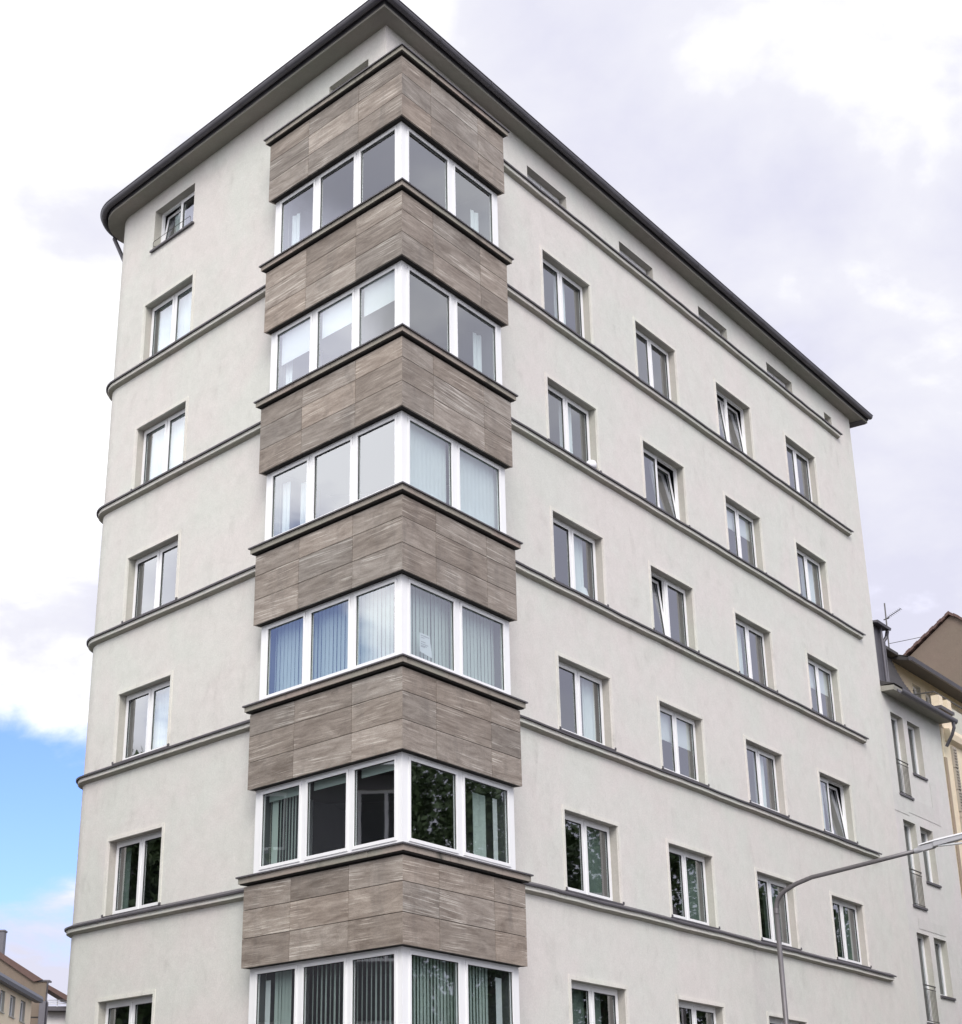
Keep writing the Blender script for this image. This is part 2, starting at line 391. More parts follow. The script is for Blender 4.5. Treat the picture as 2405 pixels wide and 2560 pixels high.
# openings of the main walls behind the glazed bay bands
bayopsR = [(0, 2.88, ZK[k + 1] - .4, ZK[k] - 1.30) for k in range(6)]
bayopsL = [(-3.12, 0, ZK[k + 1] - .4, ZK[k] - 1.30) for k in range(6)]
wl = MB()
wall_sheet(wl, FRx, 0, SR_END, 0, ZSOF + .1, opsR + bayopsR, .24, None)
wall_sheet(wl, FLx, -SL0, 0, 0, ZSOF + .1, opsL + bayopsL, .24, None)
def pathL(off, s_from, turn=math.radians(102), back=0.0, seg=20):
    """plan points: from s_from along the left front, round the end, then straight back"""
    pts = [Wc + wL * (s_from + (SL0 - s_from) * i / 14) + vL * off for i in range(14)] if s_from < SL0 - 1 else [Wc + wL * s_from + vL * off]
    C_ = Wc + wL * SL0 - vL * RAD
    for i in range(seg + 1):
        a = turn * i / seg
        dirn = vL * math.cos(a) + wL * math.sin(a)
        pts.append(C_ + dirn * (RAD + off))
    if back:
        a = turn; tng = wL * math.cos(a) - vL * math.sin(a)
        pts.append(pts[-1] + tng * back)
    return pts
pl = pathL(0, SL0, back=9)
for i in range(1, len(pl) - 1): wl.quad((pl[i].x, pl[i].y, 0), (pl[i + 1].x, pl[i + 1].y, 0), (pl[i + 1].x, pl[i + 1].y, ZSOF + .1), (pl[i].x, pl[i].y, ZSOF + .1))
e0, e1 = Wc + wR * SR_END, Wc + wR * SR_END - vR * 9
wl.quad((e0.x, e0.y, 0), (e1.x, e1.y, 0), (e1.x, e1.y, ZSOF + .1), (e0.x, e0.y, ZSOF + .1))
bk = pl[-1]
wl.quad((e1.x, e1.y, 0), (bk.x, bk.y, 0), (bk.x, bk.y, ZSOF + .1), (e1.x, e1.y, ZSOF + .1))
part('wall', wl, M_PLAS, BLD)


# string courses -------------------------------------------------------------
def pathRfun(s0, s1):
    n = 40
    return lambda off: [Wc + wR * (s0 + (s1 - s0) * i / n) + vR * (off + (.003 * math.sin(i * 2.1) if off > 0 else 0)) for i in range(n + 1)]
def string_profiles(z):
    cap = [(-.02, z + .085), (-.02, z + .03), (.02, z + .012), (.115, z - .028), (.155, z - .040), (.158, z - .006), (.02, z + .060)]
    body = [(-.02, z + .02), (.112, z - .036), (.112, z - .112), (-.02, z - .128)]
    return cap, body
z_c = lambda k, l: (STR_L if l else STR_R)[k]
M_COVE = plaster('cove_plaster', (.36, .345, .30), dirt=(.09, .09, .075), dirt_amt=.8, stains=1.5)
def sag(mb, amp=1.0):
    for i, v in enumerate(mb.v):
        q = v[0] * .9 + v[1] * 1.1; z_ = round(v[2] / 3.1)
        w = amp * (.0045 * math.sin(q * 1.3 + z_ * 1.7) + .0035 * math.sin(q * 3.7 + z_ * 2.3) + .002 * math.sin(q * 9.1 + z_))
        mb.v[i] = (v[0], v[1], v[2] + w)
    return mb
ENDR = [22.16, 22.14, 22.14, 21.50, 21.49, 21.53]
for k in range(6):
    cap, body = string_profiles(STR_R[k])
    o = part('string_course', sag(MB().sweep(body, pathRfun(3.2, ENDR[k] - .05))), M_TRIM, BLD)
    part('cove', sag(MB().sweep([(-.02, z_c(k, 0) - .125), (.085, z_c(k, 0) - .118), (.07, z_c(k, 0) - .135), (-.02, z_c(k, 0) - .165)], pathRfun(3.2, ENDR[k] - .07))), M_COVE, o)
    part('lead_flashing', sag(MB().sweep(cap, pathRfun(3.2, ENDR[k]))), M_LEAD, o)
for k in range(1, 6):
    cap, body = string_profiles(STR_L[k])
    pf = lambda off: pathL(off, 3.3, back=2)
    o = part('string_course', sag(MB().sweep(body, pf)), M_TRIM, BLD)
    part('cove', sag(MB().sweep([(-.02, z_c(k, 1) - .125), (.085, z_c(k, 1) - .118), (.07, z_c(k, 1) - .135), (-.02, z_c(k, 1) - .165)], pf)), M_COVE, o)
    part('lead_flashing', sag(MB().sweep(cap, pf)), M_LEAD, o)

def droop(mb):
    for i, v in enumerate(mb.v):
        s_ = (Vector((v[0], v[1])) - Wc).dot(wR)
        if s_ > 0: mb.v[i] = (v[0], v[1], v[2] - .009 * s_)
    return mb
# eaves ----------------------------------------------------------------------
def eave(off, xtra=0.0):
    oL, oR = (off + .035, off - .045) if off > .2 else (off, off)
    pts = pathL(oL, 0.0, back=8)[::-1][:-1]
    pts.append(corner(vL, vR, oL, oR, Wc)); pts.append(Wc + wR * (SR_END + .63 + xtra) + vR * oR)
    return pts
so_ = MB().sweep([(-.05, ZSOF), (.38, ZSOF), (.38, ZSOF + .055), (-.05, ZSOF + .07)], eave)
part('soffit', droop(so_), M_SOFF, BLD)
vg = lambda s0, s1, z0, z1: [(FR(s, d, 0)[0], FR(s, d, 0)[1]) for s, d in ((s0, -.052), (s1, -.052), (s1, -8.5), (s0, -8.5))]
part('soffit', droop(MB().prism(vg(SR_END - .1, 23.5, 0, 0), ZSOF + .002, ZSOF + .06)), M_SOFF, BLD)
part('verge', droop(MB().prism([(FR(s_, d_, 0)[0], FR(s_, d_, 0)[1]) for s_, d_ in ((23.502, .29), (23.82, .29), (23.82, -8.5), (23.502, -8.5))], ZSOF - .03, ZSOF + .16)), M_ZINC, BLD)
part('fascia', droop(MB().sweep([(.34, ZSOF + .059), (.385, ZSOF + .059), (.395, ZSOF + .16), (.34, ZSOF + .16)], eave)), M_ZINC, BLD)
gp = []
for i in range(9):
    a = math.pi * i / 8; gp.append((.485 - .085 * math.cos(a), ZSOF + .19 - .10 * math.sin(a)))
gp += [(.585, ZSOF + .20), (.58, ZSOF + .215), (.56, ZSOF + .20)] + [(.485 + .075 * math.cos(math.pi * i / 8), ZSOF + .195 - .09 * math.sin(math.pi * i / 8)) for i in range(0, 9)]
gut = part('gutter', droop(MB().sweep(gp, eave)), M_ZINC, BLD, smooth=False)
# gutter joints and brackets
def ring(F, s):
    gj = MB()
    for i in range(8):
        a0_, a1_ = math.pi * i / 8, math.pi * (i + 1) / 8
        sh = .035 if F is FL else -.045
        P_ = [(.485 + sh - .092 * math.cos(a), ZSOF + .19 - .107 * math.sin(a)) for a in (a0_, a1_)]
        gj.quad(F(s - .03, P_[0][0], P_[0][1]), F(s + .03, P_[0][0], P_[0][1]), F(s + .03, P_[1][0], P_[1][1]), F(s - .03, P_[1][0], P_[1][1]))
    part('gutter_joint', droop(gj), M_LEAD, gut)
for s in [1.2 + 1.9 * i for i in range(12)]: ring(FR, s)
for s in [.9 + 1.7 * i for i in range(5)]: ring(FL, s)
# downpipe at the rounded end, seen under the eave
c3 = Wc + wL * SL0 - vL * RAD
dirn = vL * math.cos(1.15) + wL * math.sin(1.15)
q0, q1 = c3 + dirn * (RAD + .48), c3 + dirn * (RAD + .09)
part('downpipe', MB().tube([(q0.x, q0.y, ZSOF + .14), (q0.x, q0.y, ZSOF - .02), ((q0.x * .35 + q1.x * .65), (q0.y * .35 + q1.y * .65), ZSOF - .55), (q1.x, q1.y, ZSOF - .85), (q1.x, q1.y, .1)], .05), M_ZINC, BLD)
# roof: low hipped tiles rising behind the gutter
rf = MB(); A = eave(.42); Bp = [Vector((p.x, p.y)) for p in eave(-.7)]
for i in range(len(A) - 1):
    rf.quad((A[i].x, A[i].y, ZSOF + .19), (A[i + 1].x, A[i + 1].y, ZSOF + .19), (Bp[i + 1].x, Bp[i + 1].y, ZSOF + .5), (Bp[i].x, Bp[i].y, ZSOF + .5))
rf.add([(p.x, p.y, ZSOF + .5) for p in Bp] + [(e1.x, e1.y, ZSOF + .5)], [tuple(range(len(Bp) + 1))])
e1 = Wc + wR * (SR_END + .28) - vR * 9
rf.quad((A[-1].x, A[-1].y, ZSOF + .08), (A[-1].x, A[-1].y, ZSOF + .19), (Bp[-1].x, Bp[-1].y, ZSOF + .5), (Bp[-1].x, Bp[-1].y, ZSOF + .08))
part('roof', droop(rf), M_TILE, BLD)

# ---------------------------------------------------------------- windows
def cached(key, fn):
    if key not in MC: MC[key] = fn()
    return MC[key]
def ring_mb(mb, x0, x1, z0, z1, y0, y1, wl_, wr_, wt, wb):
    mb.box(x0, x0 + wl_, y0, y1, z0, z1); mb.box(x1 - wr_, x1, y0, y1, z0, z1)
    mb.box(x0 + wl_, x1 - wr_, y0, y1, z1 - wt, z1); mb.box(x0 + wl_, x1 - wr_, y0, y1, z0, z0 + wb)
def shear_free(o): return o
CURT = {}
def make_window(F, xo, zo, w, h, ang, tilt=(0, 0), content=None, sash=True, surround=True, fy=.19, mull=True, label=None, rd=3.2):
    loc = Vector(F(xo, 0, zo)); R = (0, 0, ang)
    def fr():
        mb = MB(); ring_mb(mb, 0, w, 0, h, fy, fy + .07, .045, .045, .045, .05)
        if mull: mb.box(w / 2 - .022, w / 2 + .022, fy + .003, fy + .067, .05, h - .045)
        return mb.mesh('window')
    wk = ('w', round(w, 3), round(h, 3), mull)
    win = link('window', cached(wk, fr), M_WHITE, BLD, loc, R, label=label)
    reveal(win, w, h, .24)
    leaves = [(.045, w / 2 - .022), (w / 2 + .022, w - .045)] if mull else [(.045, w - .045)]
    for i, (a, b) in enumerate(leaves):
        lw, lh = b - a - .006, h - .095 - .006
        def sm():
            mb = MB(); ring_mb(mb, 0, lw, 0, lh, 0, .055, .072, .072, .072, .072); return mb.mesh('sash')
        def gm():
            mb = MB(); mb.quad((.066, .03, .066), (lw - .066, .03, .066), (lw - .066, .03, lh - .066), (.066, .03, lh - .066)); return mb.mesh('pane', recalc=False)
        def km():
            mb = MB(); ring_mb(mb, .070, lw - .070, .070, lh - .070, .012, .03, .012, .012, .014, .008); return mb.mesh('gasket')
        ti = -tilt[i]
        sk = (round(lw, 3), round(lh, 3))
        for nm, fn, mt in (('sash', sm, M_WHITE), ('pane', gm, M_GLASS), ('gasket', km, M_GASK)):
            o = link(nm, cached((nm,) + sk, fn), mt, win, (a + .003, fy - .018 + (.02 if tilt[i] else 0), .053), (ti, 0, 0))
    if surround:
        def su():
            mb = MB(); t_ = .075
            mb.box(-t_, .003, -.014, .03, .0, h + t_); mb.box(w - .003, w + t_, -.014, .03, .0, h + t_); mb.box(.003, w - .003, -.014, .03, h - .003, h + t_); return mb.mesh('surround')
        link('surround', cached(('su', round(w, 3), round(h, 3)), su), M_TRIM, win)
    # room behind
    def rm():
        mb = MB(); a, b, c, d, y0, y1 = -.45, w + .45, -.75, h + .28, fy + .075, rd
        mb.quad((a, y1, c), (b, y1, c), (b, y1, d), (a, y1, d)); mb.quad((a, y0, c), (a, y1, c), (a, y1, d), (a, y0, d)); mb.quad((b, y0, c), (b, y1, c), (b, y1, d), (b, y0, d))
        mb.quad((a, y0, d), (b, y0, d), (b, y1, d), (a, y1, d)); mb.quad((a, y0, c), (b, y0, c), (b, y1, c), (a, y1, c))
        # inner face of the outer wall round the opening
        for x0, x1, z0, z1 in ((a, 0, c, d), (w, b, c, d), (0, w, h, d), (0, w, c, 0)): mb.quad((x0, y0, z0), (x1, y0, z0), (x1, y0, z1), (x0, y0, z1))
        return mb.mesh('room', recalc=False)
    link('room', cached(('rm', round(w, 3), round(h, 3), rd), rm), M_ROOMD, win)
    for c in (content or []):
        kind = c[0]
        mb = MB(); y = fy + .16
        if kind in ('sheer', 'dim'):      # from x0 to x1, top to bottom, folded
            x0, x1, z0 = c[1] * w, c[2] * w, c[3] * h
            n = max(6, int((x1 - x0) / .03)); pts = [(x0 + (x1 - x0) * i / n, y + .022 * math.sin(i * 1.9) + .01 * math.sin(i * .7)) for i in range(n + 1)]
            for i in range(n): mb.quad((*pts[i], z0), (*pts[i + 1], z0), (*pts[i + 1], h), (*pts[i], h))
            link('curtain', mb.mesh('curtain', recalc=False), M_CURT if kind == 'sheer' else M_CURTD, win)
        if kind == 'roller':
            x0, x1, z0 = c[1] * w, c[2] * w, c[3] * h
            mb.box(x0, x1, y - .05, y - .047, z0, h); mb.box(x0, x1, y - .056, y - .041, z0 - .02, z0)
            link('roller_blind', mb.mesh('roller_blind'), M_ROLL, win)
    return win
def sill(win, w):
    mb = MB()
    v = [(-.05, -.02, .012), (w + .05, -.02, .012), (w + .05, .20, .05), (-.05, .20, .05), (-.05, -.02, -.02), (w + .05, -.02, -.02), (w + .05, .20, -.02), (-.05, .20, -.02)]
    mb.add(v, [(0, 1, 2, 3), (4, 5, 1, 0), (1, 5, 6, 2), (3, 2, 6, 7), (0, 3, 7, 4), (4, 7, 6, 5)])
    for x in (-.06, w + .03): mb.box(x, x + .05, -.03, .16, .0, .05)
    link('window_ledge', cached(('sl', round(w, 3)), lambda: mb.mesh('window_ledge')), M_LEAD, win)
RT = {(0, 2): (.10, .10), (1, 1): (0, .12), (2, 1): (.10, 0), (3, 3): (0, .11)}
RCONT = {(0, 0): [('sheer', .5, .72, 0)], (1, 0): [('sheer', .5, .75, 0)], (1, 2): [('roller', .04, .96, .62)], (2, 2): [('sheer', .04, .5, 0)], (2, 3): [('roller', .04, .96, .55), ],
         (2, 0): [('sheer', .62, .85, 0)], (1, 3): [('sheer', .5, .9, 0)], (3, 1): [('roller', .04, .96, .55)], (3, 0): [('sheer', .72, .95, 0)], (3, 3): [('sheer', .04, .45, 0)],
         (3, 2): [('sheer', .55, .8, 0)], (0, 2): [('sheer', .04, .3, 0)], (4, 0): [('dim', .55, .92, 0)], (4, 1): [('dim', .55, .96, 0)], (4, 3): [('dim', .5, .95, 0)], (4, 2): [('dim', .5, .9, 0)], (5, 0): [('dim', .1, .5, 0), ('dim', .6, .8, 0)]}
for k, j, a, b, zb, zt in winR:
    w_ = make_window(FRx, a, zb, b - a, zt - zb, ANG_R, RT.get((k, j), (0, 0)), RCONT.get((k, j)), label='tilted open window' if (k, j) in RT else None)
    sill(w_, b - a)
for a, b in ATT: sill(make_window(FRx, a, ZK[0] + .16, b - a, 22.89 - ZK[0] - .16, ANG_R, surround=False), b - a)
make_window(FRx, 21.28, ZK[0] + .16, .52, 22.80 - ZK[0] - .16, ANG_R, surround=False, mull=False)
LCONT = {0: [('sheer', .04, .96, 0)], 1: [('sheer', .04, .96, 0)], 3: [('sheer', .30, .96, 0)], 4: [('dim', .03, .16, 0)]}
for k, zb, zt in winL:
    w_ = make_window(FLx, -LC[1], zb, LC[1] - LC[0], zt - zb, ANG_L, (0, 0), LCONT.get(k))
    sill(w_, LC[1] - LC[0])
wa = make_window(FLx, -8.46, 21.985, 1.65, 1.075, ANG_L, (.14, 0), [('sheer', .2, .5, 0)], surround=False, label='attic window with one leaf tilted open')
part('window_ledge', MB().box(-.06, 1.71, -.06, .19, -.045, 0), M_LEAD, wa)
gr = MB(); gr.tube([(.05, .1, .0), (.05, -.04, .0), (.05, -.04, .17), (.08, -.04, .2), (1.58, -.04, .2), (1.6, -.04, .17), (1.6, -.04, 0), (1.6, .1, 0)], .007, 6)
gr.tube([(.05, -.04, .1), (.05, .19, .1)], .008, 6); gr.tube([(1.0, -.04, .2), (1.0, -.04, .0)], .008, 6)
part('guard_rail', gr, M_IRON, wa)
make_window(FLx, -1.84, 22.42, 1.28, .56, ANG_L, surround=False, rd=.45)

# ---------------------------------------------------------------- corner bays
def bay_poly(o, deep=1.3):
    sl_, sr_ = WLN - o, WRN - o
    P1, P2, P3 = bayL(sl_, o), bayC(o), bayR(sr_, o)
    return [P1 - nL * (deep - o), P1, P2, P3, P3 - nR * (deep - o)]
def bay_path(o):
    p = bay_poly(o, 1.25); return p
RS = random.Random(3)
def clad(zk, ztop, bottoms, storey):
    mb = MB(); o, th, g = .108, .035, .0055
    zrows = bottoms
    c0, c1 = bayC(o), bayC(o + th)
    for side in (0, 1):
        f = bayL if side == 0 else bayR; t_ = tL if side == 0 else tR
        sc0, sc1 = (c0).dot(t_), (c1).dot(t_)
        send = (WLN if side == 0 else WRN) - o
        cuts = ([sc0, 1.435, 3.02, send] if side == 0 else [sc0, 1.09, 2.735, send])
        if storey % 2 == 1: cuts = [cuts[0], cuts[1] + .03, cuts[2] - .02, cuts[3]]
        for ci in range(3):
            for ri in range(len(zrows) - 1):
                z0, z1 = zrows[ri] + g, zrows[ri + 1] - g
                sa, sb = cuts[ci] + (g if ci else 0), cuts[ci + 1] - (g if ci < 2 else 0)
                ia = sc1 if ci == 0 else sa
                p = [f(sa, o), f(sb, o), f(sb, o + th), f(ia, o + th)]
                vs = [(q.x, q.y, z) for z in (z0, z1) for q in p]
                u = [sa, sb, sb, ia]; sgn = -1 if side == 0 else 1
                uv = [(sgn * u[i % 4], (z0, z1)[i // 4]) for i in range(8)]
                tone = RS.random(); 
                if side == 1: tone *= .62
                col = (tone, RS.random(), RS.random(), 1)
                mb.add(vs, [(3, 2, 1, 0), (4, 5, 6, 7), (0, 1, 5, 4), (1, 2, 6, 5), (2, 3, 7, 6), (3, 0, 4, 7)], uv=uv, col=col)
        # return side
        wlen = 1.2
        nrm = nL if side == 0 else nR
        p0 = f(send, o + th + .001); pA = f(send, o); sd_ = t_
        for ri in range(len(zrows) - 1):
            z0, z1 = zrows[ri] + g, zrows[ri + 1] - g
            q = [f(send - .002, o + th), f(send - .002, o + wlen), f(send - th, o + wlen), f(send - th, o + th)]
            vs = [(v.x, v.y, z) for z in (z0, z1) for v in q]
            uv = [((o + th, o + wlen, o + wlen, o + th)[i % 4] + 7, (z0, z1)[i // 4]) for i in range(8)]
            mb.add(vs, [(3, 2, 1, 0), (4, 5, 6, 7), (0, 1, 5, 4), (1, 2, 6, 5), (2, 3, 7, 6), (3, 0, 4, 7)], uv=uv, col=(RS.random(), RS.random(), RS.random(), 1))
    return mb
def face_box(mb, side, s0, s1, o0, o1, z0, z1, mitre=False):
    f = bayL if side == 0 else bayR; t_ = tL if side == 0 else tR
    a0 = bayC(o0).dot(t_) if mitre else s0; a1 = bayC(o1).dot(t_) if mitre else s0
    p = [f(a0, o0), f(s1, o0), f(s1, o1), f(a1, o1)]
    vs = [(q.x, q.y, z) for z in (z0, z1) for q in p]
    mb.add(vs, [(3, 2, 1, 0), (4, 5, 6, 7), (0, 1, 5, 4), (1, 2, 6, 5), (2, 3, 7, 6), (3, 0, 4, 7)])
LV = [(.430, 1.562), (1.664, 2.824), (2.942, 4.106)]
RVV = [(.486, 1.882), (2.031, 3.458)]
LEND, REND = 4.267, 3.615
FO = .255
for k in range(7):
    zk = ZK[k]; top = zk - .115
    bay = part('bay_cladding', clad(zk, top, [zk - 1.553, zk - 1.055, zk - .575, zk - .165], k), M_STONE, BLD)
    part('bay_slab', MB().prism(bay_poly(.15, 1.9), zk - 1.545, zk - .03), M_BACK, bay)
    lg = MB(); rl_ = random.Random(40 + k)
    for side in (0, 1):
        f = bayL if side == 0 else bayR; t_ = tL if side == 0 else tR
        send = (WLN if side == 0 else WRN) - .03
        c0_, c1_ = bayC(.03).dot(t_), bayC(.30).dot(t_)
        cuts = [c0_] + [q + rl_.uniform(-.12, .12) for q in ((.95, 2.2, 3.3) if side == 0 else (1.3, 2.75))] + [send]
        for i in range(len(cuts) - 1):
            j_ = rl_.uniform(-.003, .003); jz = rl_.uniform(-.004, .002); sa, sb = cuts[i] + (.003 if i else 0), cuts[i + 1] - (.003 if i < len(cuts) - 2 else 0)
            oa = .03 + (j_ if i else 0); ia = c1_ if i == 0 else sa
            p = [f(sa, oa), f(sb, oa), f(sb, .30), f(ia, .30)]
            vs = [(q.x, q.y, z) for z in (zk - .115 + jz, zk - .014) for q in p]
            lg.add(vs, [(3, 2, 1, 0), (4, 5, 6, 7), (0, 1, 5, 4), (1, 2, 6, 5), (2, 3, 7, 6), (3, 0, 4, 7)])
        p = [f(send, .302), f(send, 1.25), f(send - .27, 1.25), f(send - .27, .302)]
        lg.prism([(q.x, q.y) for q in p], zk - .115, zk - .014)
    led = part('bay_ledge', lg, M_LEDGE, BLD)
    part('painted_shadow', MB().sweep([(.052, zk - .118), (.056, zk - .136), (.16, zk - .138), (.16, zk - .112)], bay_path), M_BACK, led)  # near-black strip painting the band of shade under the ledge
    part('lead_flashing', MB().sweep([(-.004, zk - .022), (-.004, zk + .004), (.30, zk + .055), (.30, zk + .02), (.03, zk - .012), (.004, zk - .022)], bay_path), M_LEAD, led)
    if k == 0:
        part('bay_roof', MB().prism(bay_poly(.28, 1.3), zk + .0, zk + .07), M_LEAD, BLD)
    if k == 6: break
    # window band under panel k: from sill k+1 to zk-1.553
    z0, z1 = ZK[k + 1] + .02, zk - 1.553
    gz0, gz1 = ZK[k + 1] + .17, zk - 1.655
    sz0, sz1 = gz0 - .055, gz1 + .055
    fb = MB()
    for side, leaves, end in ((0, LV, LEND), (1, RVV, REND)):
        face_box(fb, side, 0, leaves[0][0], FO, FO + .09, z0, z1, mitre=True)
        for i in range(len(leaves) - 1): face_box(fb, side, leaves[i][1], leaves[i + 1][0], FO, FO + .08, z0, z1)
        face_box(fb, side, leaves[-1][1], end, FO, FO + .09, z0, z1)
        for (a, b) in leaves:
            face_box(fb, side, a, b, FO + .002, FO + .08, z0, sz0 + .004); face_box(fb, side, a, b, FO + .002, FO + .08, sz1 - .004, z1)
        # solid return of the bay beside the window
        f = bayL if side == 0 else bayR
        q = [f(end - .001, FO + .09), f(end - .001, 1.5), f(end - .10, 1.5), f(end - .10, FO + .09)]
        fb.prism([(v.x, v.y) for v in q], z0, z1)
    bw = part('bay_window', fb, M_WHITE, BLD)
    for side, leaves in ((0, LV), (1, RVV)):
        for (a, b) in leaves:
            m_ = MB(); o0, o1 = FO - .016, FO + .05
            w_ = .052
            face_box(m_, side, a + .004, a + w_, o0, o1, sz0, sz1); face_box(m_, side, b - w_, b - .004, o0, o1, sz0, sz1)
            face_box(m_, side, a + w_, b - w_, o0, o1, sz1 - .055, sz1); face_box(m_, side, a + w_, b - w_, o0, o1, sz0, sz0 + .055)
            part('sash', m_, M_WHITE, bw)
            f = bayL if side == 0 else bayR
            m_ = MB(); p, q = f(a + w_ - .004, FO + .02), f(b - w_ + .004, FO + .02)
            m_.quad((p.x, p.y, gz0 - .005), (q.x, q.y, gz0 - .005), (q.x, q.y, gz1 + .005), (p.x, p.y, gz1 + .005))
            link('pane', m_.mesh('pane', recalc=False), M_GLASS, bw)
            m_ = MB(); g0, g1, t_ = FO + .004, FO + .019, .010
            face_box(m_, side, a + w_, a + w_ + t_, g0, g1, gz0, gz1); face_box(m_, side, b - w_ - t_, b - w_, g0, g1, gz0, gz1)
            face_box(m_, side, a + w_ + t_, b - w_ - t_, g0, g1, gz1 - t_, gz1)
            part('gasket', m_, M_GASK, bw)
    # room
    rp = [Vector((p.x, p.y)) for p in bay_poly(FO + .095, 1.25)] + [Vector((.9, 6.0)), Vector((-1.1, 6.2))]
    zc, zf = z1 + .22, z0 - .8
    r_ = MB(); n_ = len(rp)
    r_.add([(p.x, p.y, zc) for p in rp], [tuple(range(n_))]); r_.add([(p.x, p.y, zf) for p in rp], [tuple(range(n_))])
    for i in (0, 3, 4, 5, 6):
        p, q = rp[i], rp[(i + 1) % n_]
        r_.quad((p.x, p.y, zf), (q.x, q.y, zf), (q.x, q.y, zc), (p.x, p.y, zc))
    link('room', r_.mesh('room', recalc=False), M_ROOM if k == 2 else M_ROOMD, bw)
    # blinds and curtains
    def slats(side, s0, s1, zt=z1 - .02, zb_=z0 + .02, o=.47, pitch=.092, open_=.35, name='vertical_blind'):
        f = bayL if side == 0 else bayR; m_ = MB(); s = s0; rnd = random.Random(int(s0 * 100) + k)
        while s < s1:
            oo = open_ + rnd.uniform(-.08, .08); hw = .06
            a = f(s, o - hw * math.sin(oo)); b = f(s + 2 * hw * math.cos(oo), o + hw * math.sin(oo))
            m_.quad((a.x, a.y, zb_), (b.x, b.y, zb_), (b.x, b.y, zt), (a.x, a.y, zt)); s += pitch
        link(name, m_.mesh(name, recalc=False), M_BLIND, bw)
    def sheet(side, s0, s1, za, zb_, o, mat, name, wave=.0, nf=30):
        f = bayL if side == 0 else bayR; m_ = MB(); pts = []
        for i in range(nf + 1):
            s = s0 + (s1 - s0) * i / nf; pts.append(f(s, o + wave * math.sin(i * 1.15) + wave * .6 * math.sin(i * .37)))
        for i in range(nf): m_.quad((pts[i].x, pts[i].y, za), (pts[i + 1].x, pts[i + 1].y, za), (pts[i + 1].x, pts[i + 1].y, zb_), (pts[i].x, pts[i].y, zb_))
        link(name, m_.mesh(name, recalc=False), mat, bw)
    h_ = gz1 - gz0
    if k == 0:
        sheet(0, 3.75, 4.02, z0, z1 - .35, .50, M_CURT, 'curtain', .02, 12); sheet(1, 3.05, 3.35, z0, z1 - .5, .55, M_CURT, 'curtain', .02, 12)
    if k == 1:
        sheet(0, .50, 1.50, gz1 - .46 * h_, z1, .36, M_ROLL, 'roller_blind'); sheet(0, 1.72, 2.76, gz1 - .44 * h_, z1, .36, M_ROLL, 'roller_blind'); sheet(0, 3.0, 4.04, gz1 - .52 * h_, z1, .36, M_ROLL, 'roller_blind')
        sheet(0, 3.86, 4.05, z0, z1, .50, M_CURT, 'curtain', .015, 10); sheet(1, 3.05, 3.36, z0, z1 - .25, .55, M_CURT, 'curtain', .02, 12)
    if k == 2:
        sheet(1, .50, 1.86, z0 + .12, z1, .40, M_CURT, 'curtain', .0025, 60); sheet(1, 2.04, 3.44, z0, z1, .40, M_CURT, 'curtain', .0025, 60)
        sheet(0, 3.82, 4.03, z0, z1 - .2, .50, M_CURT, 'curtain', .012, 10); sheet(0, 3.42, 3.60, z0, z1 - .3, .60, M_CURT, 'curtain', .012, 10)
    if k == 3:
        slats(0, .75, 4.05, open_=.16, pitch=.11); slats(1, .45, 3.40, open_=.16, pitch=.11)
    if k == 4:
        slats(0, 2.98, 3.75, open_=.5, pitch=.085); sheet(0, 3.84, 4.02, z0, z1 - .2, .45, M_BLIND, 'curtain', .0, 4)
        for a, b in ((.5, 1.5), (1.72, 2.78), (3.0, 4.05)): sheet(0, a, b, gz1 - .12, z1, .40, M_BLIND, 'blind_pelmet', 0, 2)
        sheet(1, 2.68, 3.06, z0, z1 - .22, .50, M_BLIND, 'curtain', .006, 10); sheet(1, 3.18, 3.32, z0, z1 - .25, .42, M_ROLL, 'wall_pier', 0, 2)
    if k == 5:
        slats(0, .55, 2.80, open_=.5, pitch=.115); slats(0, 3.35, 3.75, open_=.2); sheet(0, 3.88, 4.02, z0, z1 - .2, .42, M_ROLL, 'wall_pier', 0, 2)
        slats(1, .50, 2.9, open_=.28); sheet(1, 3.15, 3.33, z0, z1 - .2, .42, M_ROLL, 'wall_pier', 0, 2)

# small things in the windows -------------------------------------------------
def bpt(side, s, o, z): p = (bayL if side == 0 else bayR)(s, o); return Vector((p.x, p.y, z))
def lathe(prof, seg=20):
    mb = MB(); vs = [(r * math.cos(2 * math.pi * i / seg), r * math.sin(2 * math.pi * i / seg), z) for r, z in prof for i in range(seg)]
    mb.add(vs, [(a * seg + i, a * seg + (i + 1) % seg, (a + 1) * seg + (i + 1) % seg, (a + 1) * seg + i) for a in range(len(prof) - 1) for i in range(seg)]); return mb
pz0, pz1 = ZK[4] + .30, ZK[4] + .66
paper = thing('paper_notice', 'white typed sheet hanging inside the glass of the stone bay beside the white corner post', 'notice', tuple(bpt(1, .86, FO + .028, pz0)), aR)
part('sheet', MB().add([(0, 0, .0), (.36, 0, -.04), (.29, 0, .34), (0, 0, .34), (0, .002, 0), (.36, .002, -.04), (.29, .002, .34), (0, .002, .34)], [(0, 1, 2, 3), (7, 6, 5, 4), (0, 4, 5, 1), (1, 5, 6, 2), (2, 6, 7, 3), (3, 7, 4, 0)]), M_PAPER, paper)
tx = MB()
for z_, w_ in ((.30, .24), (.265, .10), (.19, .13), (.15, .21), (.12, .17), (.10, .12)):
    tx.box(.03, .03 + w_, -.003, -.001, z_ - .005, z_ + .004)
part('print', tx, M_INK, paper)
stk = thing('window_sticker', 'small white and green sticker low in the leftmost pane of the top bay window', 'sticker', tuple(bpt(0, 3.98, FO + .028, ZK[1] + .16)), math.atan2(-tL.y, -tL.x))
